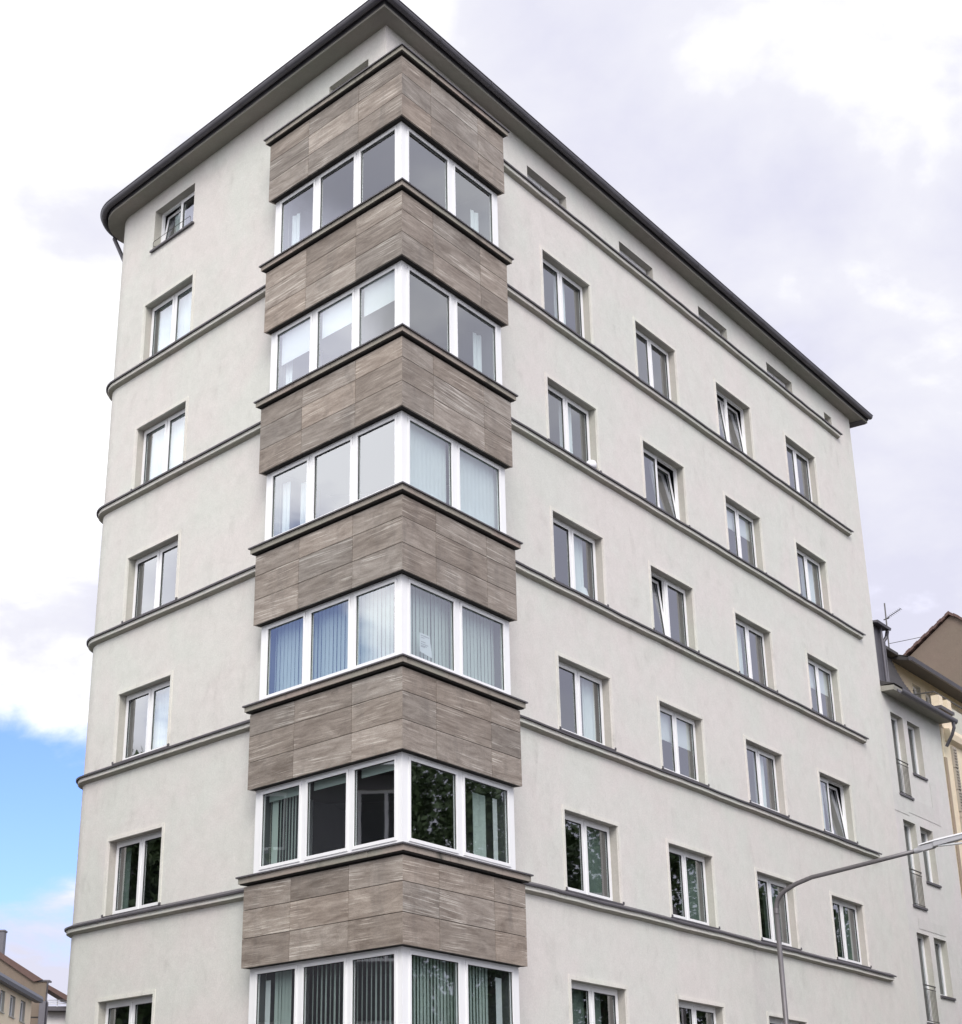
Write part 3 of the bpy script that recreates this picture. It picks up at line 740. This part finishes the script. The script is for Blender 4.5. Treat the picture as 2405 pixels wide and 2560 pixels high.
part('sheet', MB().box(0, .22, 0, .002, 0, .13), M_PAPER, stk)
part('print', MB().box(.02, .20, -.003, -.001, .10, .12).box(.02, .20, -.003, -.001, .01, .03).box(.07, .15, -.003, -.001, .045, .08), M_GREENP, stk)
cap_ = lathe([(.001, .20), (.05, .195), (.085, .17), (.105, .12), (.115, .05), (.12, 0), (.001, 0)])
p = FR(7.45, -.36, 13.20)
link('white_cone_lamp', lathe([(.001, .36), (.05, .355), (.085, .32), (.11, .24), (.14, .12), (.165, 0), (.001, 0)]).mesh('white_cone_lamp', smooth=True), M_CERAM, loc=p, label='white cone shaped lamp standing on the inner windowsill behind the right leaf', cat='table lamp')
p = FR(7.56, -.06, STR_R[2] + .10)
link('white_bowl', lathe([(.001, .20), (.06, .195), (.10, .17), (.125, .11), (.12, .04), (.09, 0), (.001, 0)]).mesh('white_bowl', smooth=True), M_CERAM, loc=p, label='white rounded bowl upturned on the outer sill, outside the window frame', cat='bowl')
p = bpt(0, 2.5, .75, ZK[3] + .17)
link('red_lampshade', lathe([(.02, .26), (.10, .24), (.20, .12), (.23, 0), (.22, 0), (.09, .22)]).mesh('red_lampshade', smooth=True), M_RED, loc=p, label='red domed lampshade seen low through the middle pane of a bay window', cat='lampshade')

# ================================================================ neighbour on the right (same street line)
NB = thing('grey_townhouse', 'plain grey rendered townhouse with dark mansard roof between corner block and cream house', 'building')
NS0, NS1 = SR_END + .02, 27.74; NW = [(23.78, 24.69), (25.03, 26.0)]
nops = []
for i in range(5):
    zt = 14.33 - 3.05 * i
    if zt - 2.33 > .3: nops.append((NW[0][0], NW[0][1], zt - 2.33, zt, .24))
    if zt - 1.54 > .3: nops.append((NW[1][0], NW[1][1], zt - 1.54, zt, .24))
nw_ = MB(); NZ = 15.0
FNx = lambda x, y, z: FR(x, -y - .012, z)
wall_sheet(nw_, FNx, NS0, NS1, 0, NZ, nops, .24)
e0, e1 = FR(NS1, -.012, 0), FR(NS1, -8, 0)
nw_.quad(e0, e1, (e1[0], e1[1], NZ), (e0[0], e0[1], NZ))
part('wall', nw_, M_PLASN, NB)
for i, o in enumerate(nops):
    a, b, c, d = o[:4]; w, h = b - a, d - c
    fm = MB(); ring_mb(fm, 0, w, 0, h, .17, .24, .07, .07, .07, .09)
    wn = link('window', fm.mesh('window'), M_WHITE, NB, FNx(a, 0, c), (0, 0, ANG_R))
    reveal(wn, w, h, .24)
    g_ = MB(); g_.quad((.07, .20, .09), (w - .07, .20, .09), (w - .07, .20, h - .07), (.07, .20, h - .07)); link('pane', g_.mesh('pane', recalc=False), M_GLASSD, wn)
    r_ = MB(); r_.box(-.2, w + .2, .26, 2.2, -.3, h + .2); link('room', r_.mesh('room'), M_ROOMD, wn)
    part('window_ledge', MB().box(-.04, w + .05, -.05, .17, -.05, .01), M_LEAD, wn)
    if h > 2:
        rl = MB(); rl.tube([(0, -.0, .98), (w, -.0, .98)], .018, 6); rl.tube([(0, 0, .88), (w, 0, .88)], .012, 6); rl.tube([(0, 0, .06), (w, 0, .06)], .012, 6)
        for q in range(9): x = .05 + (w - .1) * q / 8; rl.tube([(x, 0, .06), (x, 0, .88)], .007, 5)
        part('balustrade', rl, M_IRON, wn)
for s0_, s1_, z0_, z1_ in ((26.25, 26.75, 11.55, 12.75), (24.3, 26.25, 11.55, 12.0), (22.9, 24.3, 11.45, 11.95), (24.0, 26.0, 8.35, 8.62)):
    part('paint_patch', MB().box(s0_, s1_, -.010, -.006, z0_, z1_, F=lambda x, y, z: FR(x, -y - .012 - 0.0, z) if False else FR(x, -.012 - y, z)), M_PATCH, NB)
fN = lambda s0, s1: (lambda off: [Wc + wR * s0 + vR * off, Wc + wR * s1 + vR * off])
part('eave', MB().sweep([(-.1, 14.80), (.36, 14.80), (.38, 14.93), (-.1, 14.96)], fN(NS0 + .01, 27.78)), M_SOFF, NB)
gpn = [(.46 - .085 * math.cos(math.pi * i / 8), 14.86 - .13 * math.sin(math.pi * i / 8)) for i in range(9)] + [(.46 + .075 * math.cos(math.pi * i / 8), 14.865 - .115 * math.sin(math.pi * i / 8)) for i in range(0, 9)]
gN = part('gutter', MB().sweep(gpn, fN(NS0 + .25, 27.85)), M_ZINC, NB)
tp = [FR(27.62, .46, 14.76), FR(27.66, .46, 14.60), FR(27.70, .36, 14.40), FR(27.78, .12, 14.10), FR(27.82, .07, 13.9), FR(27.82, .07, 0)]
part('downpipe', MB().tube(tp[:4], .05), M_ZINC, NB)
# mansard roof with flared foot; tiles as stepped courses
prof = [(.40, 14.98), (.02, 15.10), (-.38, 15.38), (-.62, 15.68), (-.80, 15.98), (-.97, 16.28), (-1.15, 16.71), (-1.245, 17.03), (-1.27, 17.10)]
fine = []
for i in range(len(prof) - 1):
    for q in range(3):
        t_ = q / 3; d_ = prof[i][0] * (1 - t_) + prof[i + 1][0] * t_; z_ = prof[i][1] * (1 - t_) + prof[i + 1][1] * t_
        fine += [(d_ + .025, z_ + .0), (d_, z_ + .012)] if i > 0 else [(d_, z_)]
rfp = fine + [(-1.0, 17.12), (-1.0, 17.22), (-1.4, 17.26), (-5.0, 18.0), (-5.0, 14.9), (.3, 14.98)]
part('mansard_roof', MB().sweep(rfp, fN(NS0 + .01, 27.76)), M_TILE, NB)
bx = MB(); bx.sweep([(-.1, 15.20), (-.1, 16.86), (-3, 16.86), (-3, 15.0)], fN(NS0 + .02, 23.95)); 

dm = part('dormer', bx, M_ZINC, NB)
part('dormer_roof', MB().sweep([(.12, 16.83), (.14, 16.90), (-3, 17.02), (-3, 16.87), (-.08, 16.865)], fN(NS0 + .02, 24.28)), M_ZINC, dm)
part('downpipe', MB().tube([FR(24.2, .04, 16.82), FR(24.24, -.02, 16.66), FR(24.16, -.10, 16.50), FR(24.16, -.10, 15.10)], .055), M_ZINC, dm)
part('downpipe', MB().tube([FR(23.86, -.03, 16.82), FR(23.86, -.03, 15.15)], .045), M_ZINC, dm)
an = part('antenna_mast', MB().tube([FR(28, -1.36, 17.2), FR(28, -1.33, 18.98)], .022, 6), M_IRON, NB)
ya = MB().tube([FR(28, -1.30, 18.48), FR(28, -.82, 18.70)], .012, 5)
for q in range(8):
    t_ = .12 + q * .12; d_ = -1.30 + .48 * t_; z_ = 18.48 + .22 * t_; ya.tube([FR(27.88, d_, z_), FR(28.12, d_, z_)], .007, 4)
ya.tube([FR(28, -1.42, 18.44), FR(28, -1.24, 18.47)], .02, 5)
part('aerial', ya, M_IRON, an)
part('aerial', MB().tube([FR(28, -1.34, 17.64), FR(28, -.28, 17.66)], .010, 5), M_IRON, an)

# ================================================================ cream house beyond
CH = thing('cream_house', 'cream stuccoed house with relief pilaster, roof terrace and dark overhanging eaves', 'building')
CS0, CS1 = 27.80, 40.0
cw = MB(); cops = [(29.66, 30.36, 15.6, 16.76, .2), (30.75, 31.5, 15.6, 16.76, .2), (33.6, 34.6, 14.95, 16.76, .2)]
FC = lambda x, y, z: FR(x, -y - 1.35, z)
wall_sheet(cw, FC, CS0, CS1, 14.2, 17.15, cops, .2)
wall_sheet(cw, lambda x, y, z: FR(x, -y - .0, z), CS0, CS1, 0, 14.75, [(29.6, 30.8, 10.9, 13.2, .2), (29.6, 30.8, 7.6, 9.9, .2)], .2)
q0, q1 = FR(CS0, 0, 0), FR(CS0, -8, 0); cw.quad(q0, q1, (q1[0], q1[1], 14.75), (q0[0], q0[1], 14.75))
q0, q1 = FR(CS0, -1.35, 14), FR(CS0, -8, 14); cw.quad(q0, q1, (q1[0], q1[1], 17.15), (q0[0], q0[1], 17.15))
cw.sweep([(0, 14.75), (-1.36, 14.75), (-1.36, 14.70), (0, 14.70)], fN(CS0, CS1))
part('wall', cw, M_CREAM, CH)
for a, b, c, d, _ in cops:
    fm = MB(); ring_mb(fm, 0, b - a, 0, d - c, .14, .2, .07, .07, .07, .07); wn = link('window', fm.mesh('window'), M_WHITE, CH, FC(a, 0, c), (0, 0, ANG_R))
    reveal(wn, b - a, d - c, .2)
    g_ = MB(); g_.quad((.05, .18, .05), (b - a - .05, .18, .05), (b - a - .05, .18, d - c - .05), (.05, .18, d - c - .05)); link('pane', g_.mesh('pane', recalc=False), M_GLASS, wn)
    r_ = MB(); r_.box(-.1, b - a + .1, .22, 1.5, -.1, d - c + .1); link('room', r_.mesh('room'), M_ROOMD, wn)
for c, d in ((10.9, 13.2), (7.6, 9.9)):
    fm = MB(); ring_mb(fm, 0, 1.2, 0, d - c, .14, .2, .07, .07, .07, .07); wn = link('window', fm.mesh('window'), M_WHITE, CH, FR(29.6, 0, c), (0, 0, ANG_R))
    reveal(wn, 1.2, d - c, .2)
    g_ = MB(); g_.quad((.05, .18, .05), (1.15, .18, .05), (1.15, .18, d - c - .05), (.05, .18, d - c - .05)); link('pane', g_.mesh('pane', recalc=False), M_GLASS, wn)
    r_ = MB(); r_.box(-.1, 1.3, .22, 1.5, -.1, d - c + .1); link('room', r_.mesh('room'), M_ROOMD, wn)
part('eave', MB().sweep([(-1.5, 17.13), (-.70, 16.93), (-.68, 17.02), (-1.5, 17.3)], fN(CS0 - .05, CS1)), M_TILE, CH)
part('gutter', MB().sweep([(-.66, 16.90), (-.56, 16.88), (-.52, 16.99), (-.66, 17.03)], fN(CS0 - .15, CS1)), M_ZINC, CH)
part('roof', MB().sweep([(-.66, 17.06), (-4.5, 18.3), (-4.5, 17.0), (-1.5, 17.25)], fN(CS0 - .05, CS1)), M_TILE, CH)
part('cornice', MB().sweep([(-.05, 14.30), (.16, 14.40), (.20, 14.58), (.18, 14.70), (-.05, 14.74)], fN(CS0 + .25, CS1)), M_CREAM, CH)
bp_ = part('terrace_parapet', MB().sweep([(.02, 14.74), (.02, 15.30), (-.20, 15.30), (-.20, 14.74)], fN(CS0 + .1, 28.85)), M_CREAM, CH)
part('coping', MB().sweep([(.10, 15.302), (.11, 15.39), (-.26, 15.39), (-.26, 15.302)], fN(CS0 + .02, 28.95)), M_LEAD, bp_)
for s_ in (27.88, 28.6): part('pedestal', MB().box(s_, s_ + .32, -.04, .20, 15.392, 15.74, F=lambda x, y, z: FR(x, -y, z)), M_CREAM, bp_)
tr = MB(); tr.tube([FR(27.9, -.9, 15.86), FR(27.9, -.10, 15.86), FR(34, -.10, 15.86)], .025, 6)
for s_ in (29.0, 30.9, 32.9): tr.tube([FR(s_, -.1, 15.3), FR(s_, -.1, 15.86)], .018, 5)
for z_ in (15.62,): tr.tube([FR(28.9, -.1, z_), FR(34, -.1, z_)], .014, 5)
part('terrace_rail', tr, M_IRON, CH)
sc = MB()
for i in range(44): s_ = 28.9 + i * .11; sc.box(s_, s_ + .085, .0, .03, 14.76, 15.56, F=lambda x, y, z: FR(x, -y, z))
part('slatted_screen', sc, plain('screen_board', (.55, .54, .47), .7, 0, .1, 3), CH)
# relief pilaster on the front
pz = MB(); Fp = lambda x, y, z: FR(x, y, z); rnp = random.Random(11)
zz = 14.25
while zz > 2.4:
    hgt = rnp.choice((.10, .16, .5, .65)); wid = .30 if hgt > .3 else rnp.choice((.26, .34, .42))
    pz.box(28.60 - wid / 2, 28.60 + wid / 2, .0, .07 if hgt > .3 else .11, zz - hgt, zz, F=Fp)
    if hgt > .3:
        for q in range(int(hgt / .09)): pz.box(28.60 - .10, 28.60 + .10, .07, .10, zz - .05 - q * .09 - .05, zz - .05 - q * .09, F=Fp)
    zz -= hgt + .015
part('pilaster', pz, M_ORN, CH)
part('corner_strip', MB().box(CS0, CS0 + .16, -.02, .03, 0, 13.8, F=Fp), plaster('strip_brown', (.36, .29, .22)), CH)

# ================================================================ brown gable house beyond that
GB = thing('brown_gable_house', 'tall house beyond with a bare brown rendered gable wall', 'building')
def FG(d, z, s=45.0): p = Wc + wR * s + vR * d; return (p.x, p.y, z)
gv = [(-9.0, 0), (-9.0, 20.85), (-6.68, 22.40), (-4.88, 23.72), (-4.75, 23.75), (-.5, 20.7), (-.5, 0)]
gm_ = MB(); n_ = len(gv)
gm_.add([FG(d, z) for d, z in gv] + [FG(d, z, 56) for d, z in gv], [tuple(range(n_)), tuple(range(n_, 2 * n_))] + [(i, (i + 1) % n_, n_ + (i + 1) % n_, n_ + i) for i in range(n_)])
part('wall', gm_, M_BROWN, GB)
gr_ = MB()
for (d0, z0), (d1, z1) in (((-9.2, 20.75), (-4.82, 23.78)), ((-4.82, 23.78), (-.3, 20.6))):
    n = 24
    for i in range(n):
        a, b = i / n, (i + .97) / n; dz = .03 if i % 2 else 0
        p = [(d0 + (d1 - d0) * a, z0 + (z1 - z0) * a + dz), (d0 + (d1 - d0) * b, z0 + (z1 - z0) * b + dz)]
        vs = [FG(*p[0], 44.85), FG(*p[1], 44.85), FG(p[1][0], p[1][1] + .13, 44.85), FG(p[0][0], p[0][1] + .13, 44.85), FG(*p[0], 56), FG(*p[1], 56), FG(p[1][0], p[1][1] + .13, 56), FG(p[0][0], p[0][1] + .13, 56)]
        gr_.add(vs, [(0, 1, 2, 3), (7, 6, 5, 4), (0, 4, 5, 1), (3, 2, 6, 7), (1, 5, 6, 2), (0, 3, 7, 4)])
part('roof', gr_, M_TILER, GB)

# ================================================================ houses far left
YH = thing('cream_gutter_house', 'cream rendered house with a long grey gutter at the far end of the side street', 'building')
FY = lambda x, y, z: (-21 - y, x, z)       # x runs away from the viewer, y inward (to the left)
yo = [(64.6, 66.2, 10.75, 11.95, .22), (67.5, 68.68, 10.76, 11.85, .22), (70.05, 71.45, 10.76, 11.86, .22), (72.9, 74.3, 10.76, 11.88, .22)]
yo += [(a, b, z - 2.9, z - 1.5, .22) for a, b, z, _, _ in yo]
yw = MB(); wall_sheet(yw, FY, 58, 76.0, 0, 12.25, yo, .22)
yw.quad((-21, 76, 0), (-30, 76, 0), (-30, 76, 12.25), (-21, 76, 12.25)); yw.quad((-21, 58, 0), (-30, 58, 0), (-30, 58, 12.25), (-21, 58, 12.25))
part('wall', yw, M_CREAM, YH)
for a, b, c, d, _ in yo:
    fm = MB(); 
    fm.box(0, .07, .14, .2, 0, d - c); fm.box(b - a - .07, b - a, .14, .2, 0, d - c); fm.box(.07, b - a - .07, .14, .2, d - c - .07, d - c); fm.box(.07, b - a - .07, .14, .2, 0, .07); fm.box((b - a) / 2 - .03, (b - a) / 2 + .03, .14, .2, .07, d - c - .07)
    wn = link('window', fm.mesh('window'), M_WHITE, YH, FY(a, 0, c), (0, 0, math.pi / 2)); reveal(wn, b - a, d - c, .22)
    g_ = MB(); g_.quad((.05, .18, .05), (b - a - .05, .18, .05), (b - a - .05, .18, d - c - .05), (.05, .18, d - c - .05)); link('pane', g_.mesh('pane', recalc=False), M_GLASS, wn)
    r_ = MB(); r_.box(-.1, b - a + .1, .22, 1.6, -.1, d - c + .1); link('room', r_.mesh('room'), M_ROOMD, wn)
    part('window_ledge', MB().box(-.06, b - a + .06, -.06, .14, -.06, 0), M_REV, wn)
part('gutter', MB().add([FY(x, y, z) for x in (58, 77.0) for y, z in ((0, 12.12), (-.42, 12.10), (-.48, 12.28), (-.42, 12.46), (0, 12.5))], [(0, 1, 2, 3, 4), (9, 8, 7, 6, 5), (0, 5, 6, 1), (1, 6, 7, 2), (2, 7, 8, 3), (3, 8, 9, 4), (4, 9, 5, 0)]), plain('gutter_light', (.12, .125, .15), .5, .3, .2, 2), YH)
part('roof', MB().add([FY(x, y, z) for x in (58, 77.0) for y, z in ((-.3, 12.46), (8, 13.2), (8, 12.3), (0, 12.3))], [(0, 1, 2, 3), (7, 6, 5, 4), (0, 4, 5, 1), (1, 5, 6, 2), (2, 6, 7, 3), (3, 7, 4, 0)]), plain('metal_roof', (.30, .31, .33), .5, .3), YH)
BH = thing('brown_party_wall_house', 'house with a weathered brown party wall, tiled verge and stack behind the cream gutter house', 'building')
FB = lambda x, y, z: (x, 85 + y, z)
bv = [(-40, 0), (-40, 15.9), (-25.6, 15.9), (-25.09, 15.74), (-22.77, 14.22), (-21.97, 14.22), (-21.97, 0)]
n_ = len(bv); bmb = MB().add([FB(x, 0, z) for x, z in bv] + [FB(x, .6, z) for x, z in bv], [tuple(range(n_)), tuple(range(n_, 2 * n_))] + [(i, (i + 1) % n_, n_ + (i + 1) % n_, n_ + i) for i in range(n_)])
part('wall', bmb, M_BROWN, BH)
rv_ = MB().add([FB(x, y, z) for y in (-.2, .8) for x, z in ((-40, 16.15), (-25.3, 16.15), (-25.09, 16.03), (-22.2, 14.33), (-22.75, 14.20), (-25.12, 15.68), (-25.5, 15.80), (-40, 15.8))], [(0, 1, 2, 3, 4, 5, 6, 7), (15, 14, 13, 12, 11, 10, 9, 8)] + [(i, (i + 1) % 8, 8 + (i + 1) % 8, 8 + i) for i in range(8)])
part('roof', rv_, M_TILER, BH)
part('chimney', MB().box(-25.5, -25.0, 85.2, 85.9, 15.8, 17.35).box(-25.55, -24.95, 85.15, 85.95, 17.352, 17.45), M_ZINC, BH)
part('coping', MB().box(-22.8, -21.78, 84.9, 85.7, 14.225, 14.32), M_LEAD, BH)
part('downpipe', MB().tube([(-21.88, 84.92, 14.2), (-21.90, 84.92, 13.1), (-21.80, 84.92, 12.9), (-21.84, 84.92, 5)], .07, 6), M_ZINC, BH)
part('lean_to', MB().box(-22.25, -21.86, 84.6, 84.98, 5, 13.0), M_ZINC, BH)
part('scar', MB().box(-23.35, -22.0, 84.985, 84.999, 12.02, 12.10), M_BACK, BH)
WH = thing('white_balcony_house', 'white house with a curved balcony glimpsed between the brown wall and the corner block', 'building')
part('wall', MB().box(-24.3, -20.5, 96, 104, 0, 13.45), M_WHITEH, WH)
part('terrace_slab', MB().box(-24.1, -20.4, 95.2, 97, 13.46, 13.74), M_LEAD, WH)
wr = MB()
for z_ in (13.9, 14.02, 14.14): wr.tube([(-23.9, 95.3, z_), (-23.1, 95.1, z_), (-21.0, 95.0, z_ - .02)], .03, 5)
for x_ in (-23.9, -23.1, -22.3, -21.5): wr.tube([(x_, 95.2, 13.7), (x_, 95.2, 14.16)], .03, 5)
part('balustrade', wr, M_LAMPW, WH)
rf2 = MB().add([(x, y, z) for y in (94.5, 104) for x, z in ((-24.4, 15.15), (-23.9, 15.2), (-20.5, 13.45), (-20.5, 13.0), (-23.6, 14.75), (-24.4, 14.9))], [(0, 1, 2, 3, 4, 5), (11, 10, 9, 8, 7, 6)] + [(i, (i + 1) % 6, 6 + (i + 1) % 6, 6 + i) for i in range(6)])
part('roof', rf2, M_TILER, WH)

# ================================================================ street lamp
LS = 12.78
lp0 = FR(LS, 1.0, .15)
LP = thing('street_lamp', 'grey steel street lamp with long curved arm in front of the right hand facade', 'street lamp', lp0, math.atan2(vR.y, vR.x))
pts = [(0, 0, 0), (0, 0, 3), (0, 0, 7.20), (.01, 0, 7.30), (.05, 0, 7.42), (.13, 0, 7.52), (.25, 0, 7.61), (.50, 0, 7.72), (.88, 0, 7.825), (1.56, 0, 7.91), (2.42, 0, 8.02), (3.34, 0, 8.14)]
part('pole', MB().tube(pts[:3], .062, 14, .053), M_POLE, LP, smooth=True)
part('arm', MB().tube(pts[2:], .053, 14, .043), M_POLE, LP, smooth=True)
part('collar', MB().tube([(0, 0, 7.14), (0, 0, 7.26)], .062, 14), M_POLE, LP)
part('hatch', MB().box(.060, .068, -.045, .045, 1.0, 1.45), M_LAMPG, LP)
part('foot', MB().tube([(0, 0, 0), (0, 0, .9)], .085, 14), M_POLE, LP)
hd = MB(); hx = 3.32
def lam(mb, xs, w, z):   # rings of (x, halfwidth, ztop, zbot)
    n = len(xs); vs = []
    for x, hw, zt, zb in xs: vs += [(x, -hw, zb), (x, hw, zb), (x, hw * .92, zt), (x, -hw * .92, zt)]
    fs = [(0, 1, 2, 3), tuple((n - 1) * 4 + i for i in (3, 2, 1, 0))]
    for i in range(n - 1):
        for q in range(4): fs.append((i * 4 + q, i * 4 + (q + 1) % 4, (i + 1) * 4 + (q + 1) % 4, (i + 1) * 4 + q))
    mb.add(vs, fs)
lam(hd, [(hx - .02, .05, 8.21, 8.12), (hx + .1, .06, 8.22, 8.11), (hx + .30, .065, 8.25, 8.14), (hx + .34, .085, 8.27, 8.17), (hx + 1.0, .08, 8.35, 8.27), (hx + 1.12, .05, 8.35, 8.31)], 0, 0)
lh_ = part('lamp_head', hd, M_LAMPG, LP)
cv_ = MB(); lam(cv_, [(hx + .02, .07, 8.245, 8.225), (hx + .36, .095, 8.305, 8.275), (hx + 1.02, .09, 8.385, 8.355), (hx + 1.14, .05, 8.39, 8.36)], 0, 0)
part('lamp_cover', cv_, M_LAMPW, lh_)
part('clamp', MB().tube([(hx - .10, 0, 8.125), (hx + .04, 0, 8.145)], .055, 12), M_LAMPG, lh_)
gl_ = MB(); gl_.box(hx + .42, hx + .95, -.06, .06, 8.165, 8.19); part('lamp_glass', gl_, plain('diffuser', (.6, .62, .64), .2), lh_)

# ================================================================ ground
gd = MB().quad((-900, -900, 0), (900, -900, 0), (900, 900, 0), (-900, 900, 0))
link('ground', gd.mesh('ground', recalc=False), M_EARTH, kind='structure')
rd = MB().add([(-18, -60, .004), (30, -60, .004), (30, 90, .004), (-18, 90, .004)], [(0, 1, 2, 3)])
link('road', rd.mesh('road', recalc=False), M_ASPH, kind='structure')
def pavement_pts(off):
    p = pathL(off, 0, back=30)[::-1][:-1]; p.append(cornerW(off)); p.append(Wc + wR * 60 + vR * off); return p
link('pavement', MB().sweep([(-.3, .0), (-.3, .15), (3.4, .13), (3.4, .0)], pavement_pts).mesh('pavement'), M_PAVE, kind='structure')
link('kerb', MB().sweep([(3.402, 0), (3.402, .135), (3.55, .133), (3.55, 0)], pavement_pts).mesh('kerb'), M_KERB, kind='structure')

# ================================================================ what the windows mirror: house and trees across the streets
OH = thing('grey_house_opposite', 'grey rendered house across the side street, seen only mirrored in the bay glass', 'building')
ow = MB(); FO_ = lambda x, y, z: (-19 - y, x, z); oo = []
for zf_ in (1.2, 4.3, 7.4, 10.4):
    for q in range(7): oo.append((-12 + q * 3.6, -10.4 + q * 3.6, zf_, zf_ + 1.6))
wall_sheet(ow, FO_, -14, 13, 0, 12.6, oo, .15)
ow.quad((-19, 13, 0), (-30, 13, 0), (-30, 13, 12.6), (-19, 13, 12.6)); ow.quad((-19, -14, 0), (-30, -14, 0), (-30, -14, 12.6), (-19, -14, 12.6)); ow.quad((-30, -14, 0), (-30, 13, 0), (-30, 13, 12.6), (-30, -14, 12.6))
part('wall', ow, M_GREYH, OH)
part('roof', MB().add([(-18.4, -14.4, 12.55), (-18.4, 13.4, 12.55), (-30, 13.4, 13.6), (-30, -14.4, 13.6), (-18.4, -14.4, 12.4), (-18.4, 13.4, 12.4), (-30, 13.4, 12.4), (-30, -14.4, 12.4)], [(0, 1, 2, 3), (7, 6, 5, 4), (0, 4, 5, 1), (1, 5, 6, 2), (2, 6, 7, 3), (3, 7, 4, 0)]), M_TILE, OH)
def omesh():
    mb = MB(); ring_mb(mb, 0, 1.6, 0, 1.6, .08, .15, .09, .09, .09, .09); mb.box(.75, .85, .08, .15, .09, 1.51); return mb.mesh('window')
def odark(): return MB().quad((.05, .13, .05), (1.55, .13, .05), (1.55, .13, 1.55), (.05, .13, 1.55)).mesh('pane', recalc=False)
om, od = omesh(), odark(); MD = plain('dark_glass', (.03, .035, .04), .15)
for o in oo:
    w_ = link('window', om, M_WHITE, OH, FO_(o[0], 0, o[2]), (0, 0, math.pi / 2)); reveal(w_, 1.6, 1.6, .15); link('pane', od, MD, w_)
def tree(x, y, h, r, seed, label, group='trees across the street'):
    rn = random.Random(seed); t = thing('street_tree', label, 'tree', (x, y, 0), 0, group)
    tk = MB().tube([(0, 0, 0), (.1, 0, h * .25), (0, .1, h * .5), (.05, 0, h * .85)], .26, 9, .06)
    for i in range(9):
        a = rn.uniform(0, 6.28); z = h * rn.uniform(.28, .6); rr_ = r * rn.uniform(.5, .85)
        tk.tube([(0, 0, z), (math.cos(a) * rr_ * .5, math.sin(a) * rr_ * .5, z + h * .12), (math.cos(a) * rr_, math.sin(a) * rr_, z + h * .2)], .09, 5, .02)
    part('trunk', tk, M_BARK, t)
    cr2 = MB(); cl = []
    for i in range(60):
        a = rn.uniform(0, 6.28); ph = rn.uniform(-.9, 1); q = r * rn.uniform(.35, .95); cl.append((math.cos(a) * q * math.sqrt(1 - ph * ph * .8), math.sin(a) * q * math.sqrt(1 - ph * ph * .8), h * .64 + ph * h * .32, rn.uniform(.7, 1.35)))
    for cx, cy, cz, cr3 in cl:
        for j in range(260):
            v = Vector((rn.gauss(0, 1), rn.gauss(0, 1), rn.gauss(0, .8))).normalized() * cr3 * rn.uniform(.3, 1.0) + Vector((cx, cy, cz))
            a = Vector((rn.gauss(0, 1), rn.gauss(0, 1), rn.gauss(0, 1))).normalized(); b = a.cross(Vector((rn.gauss(0, 1), rn.gauss(0, 1), rn.gauss(0, 1)))).normalized()
            s_ = rn.uniform(.045, .095); cr2.quad(v - a * s_, v - b * s_ * .6, v + a * s_, v + b * s_ * .6)
    for cx, cy, cz, cr3 in cl:      # twigs filling the clumps
        for j in range(150):
            v = Vector((cx, cy, cz)) + Vector((rn.gauss(0, .5), rn.gauss(0, .5), rn.gauss(0, .5))) * cr3; a = Vector((rn.gauss(0, 1), rn.gauss(0, 1), rn.gauss(0, 1))).normalized(); b = a.cross(Vector((rn.gauss(0, 1), rn.gauss(0, 1), 1))).normalized()
            cr2.quad(v - a * .15, v - b * .10, v + a * .15, v + b * .10)
    link('crown', cr2.mesh('crown', recalc=False), M_LEAF, t)
TL = [('tall dense street tree mirrored dark in the right hand bay panes', 26, 9.5, 15.5, 5.2), ('dense street tree mirrored in the nearest second floor window of the right facade', 27, 17.5, 14.3, 4.4),
 ('lower street tree mirrored in the middle windows of the right facade', 29, 24, 12.3, 3.8), ('street tree mirrored in the far windows beside the lamp', 31, 31.5, 12.6, 3.8),
 ('tallest street tree, standing behind the dense one and filling its gaps in the bay glass', 31.5, 11.0, 17.5, 5.6), ('street tree across the main road, nearest the viewer', 24, 1, 13, 4.4), ('small street tree mirrored in the windows by the rounded end', -15.2, 10.0, 12.0, 3.7)]
for i, (lb, x, y, h, r) in enumerate(TL): tree(x, y, h, r, 20 + i, lb)
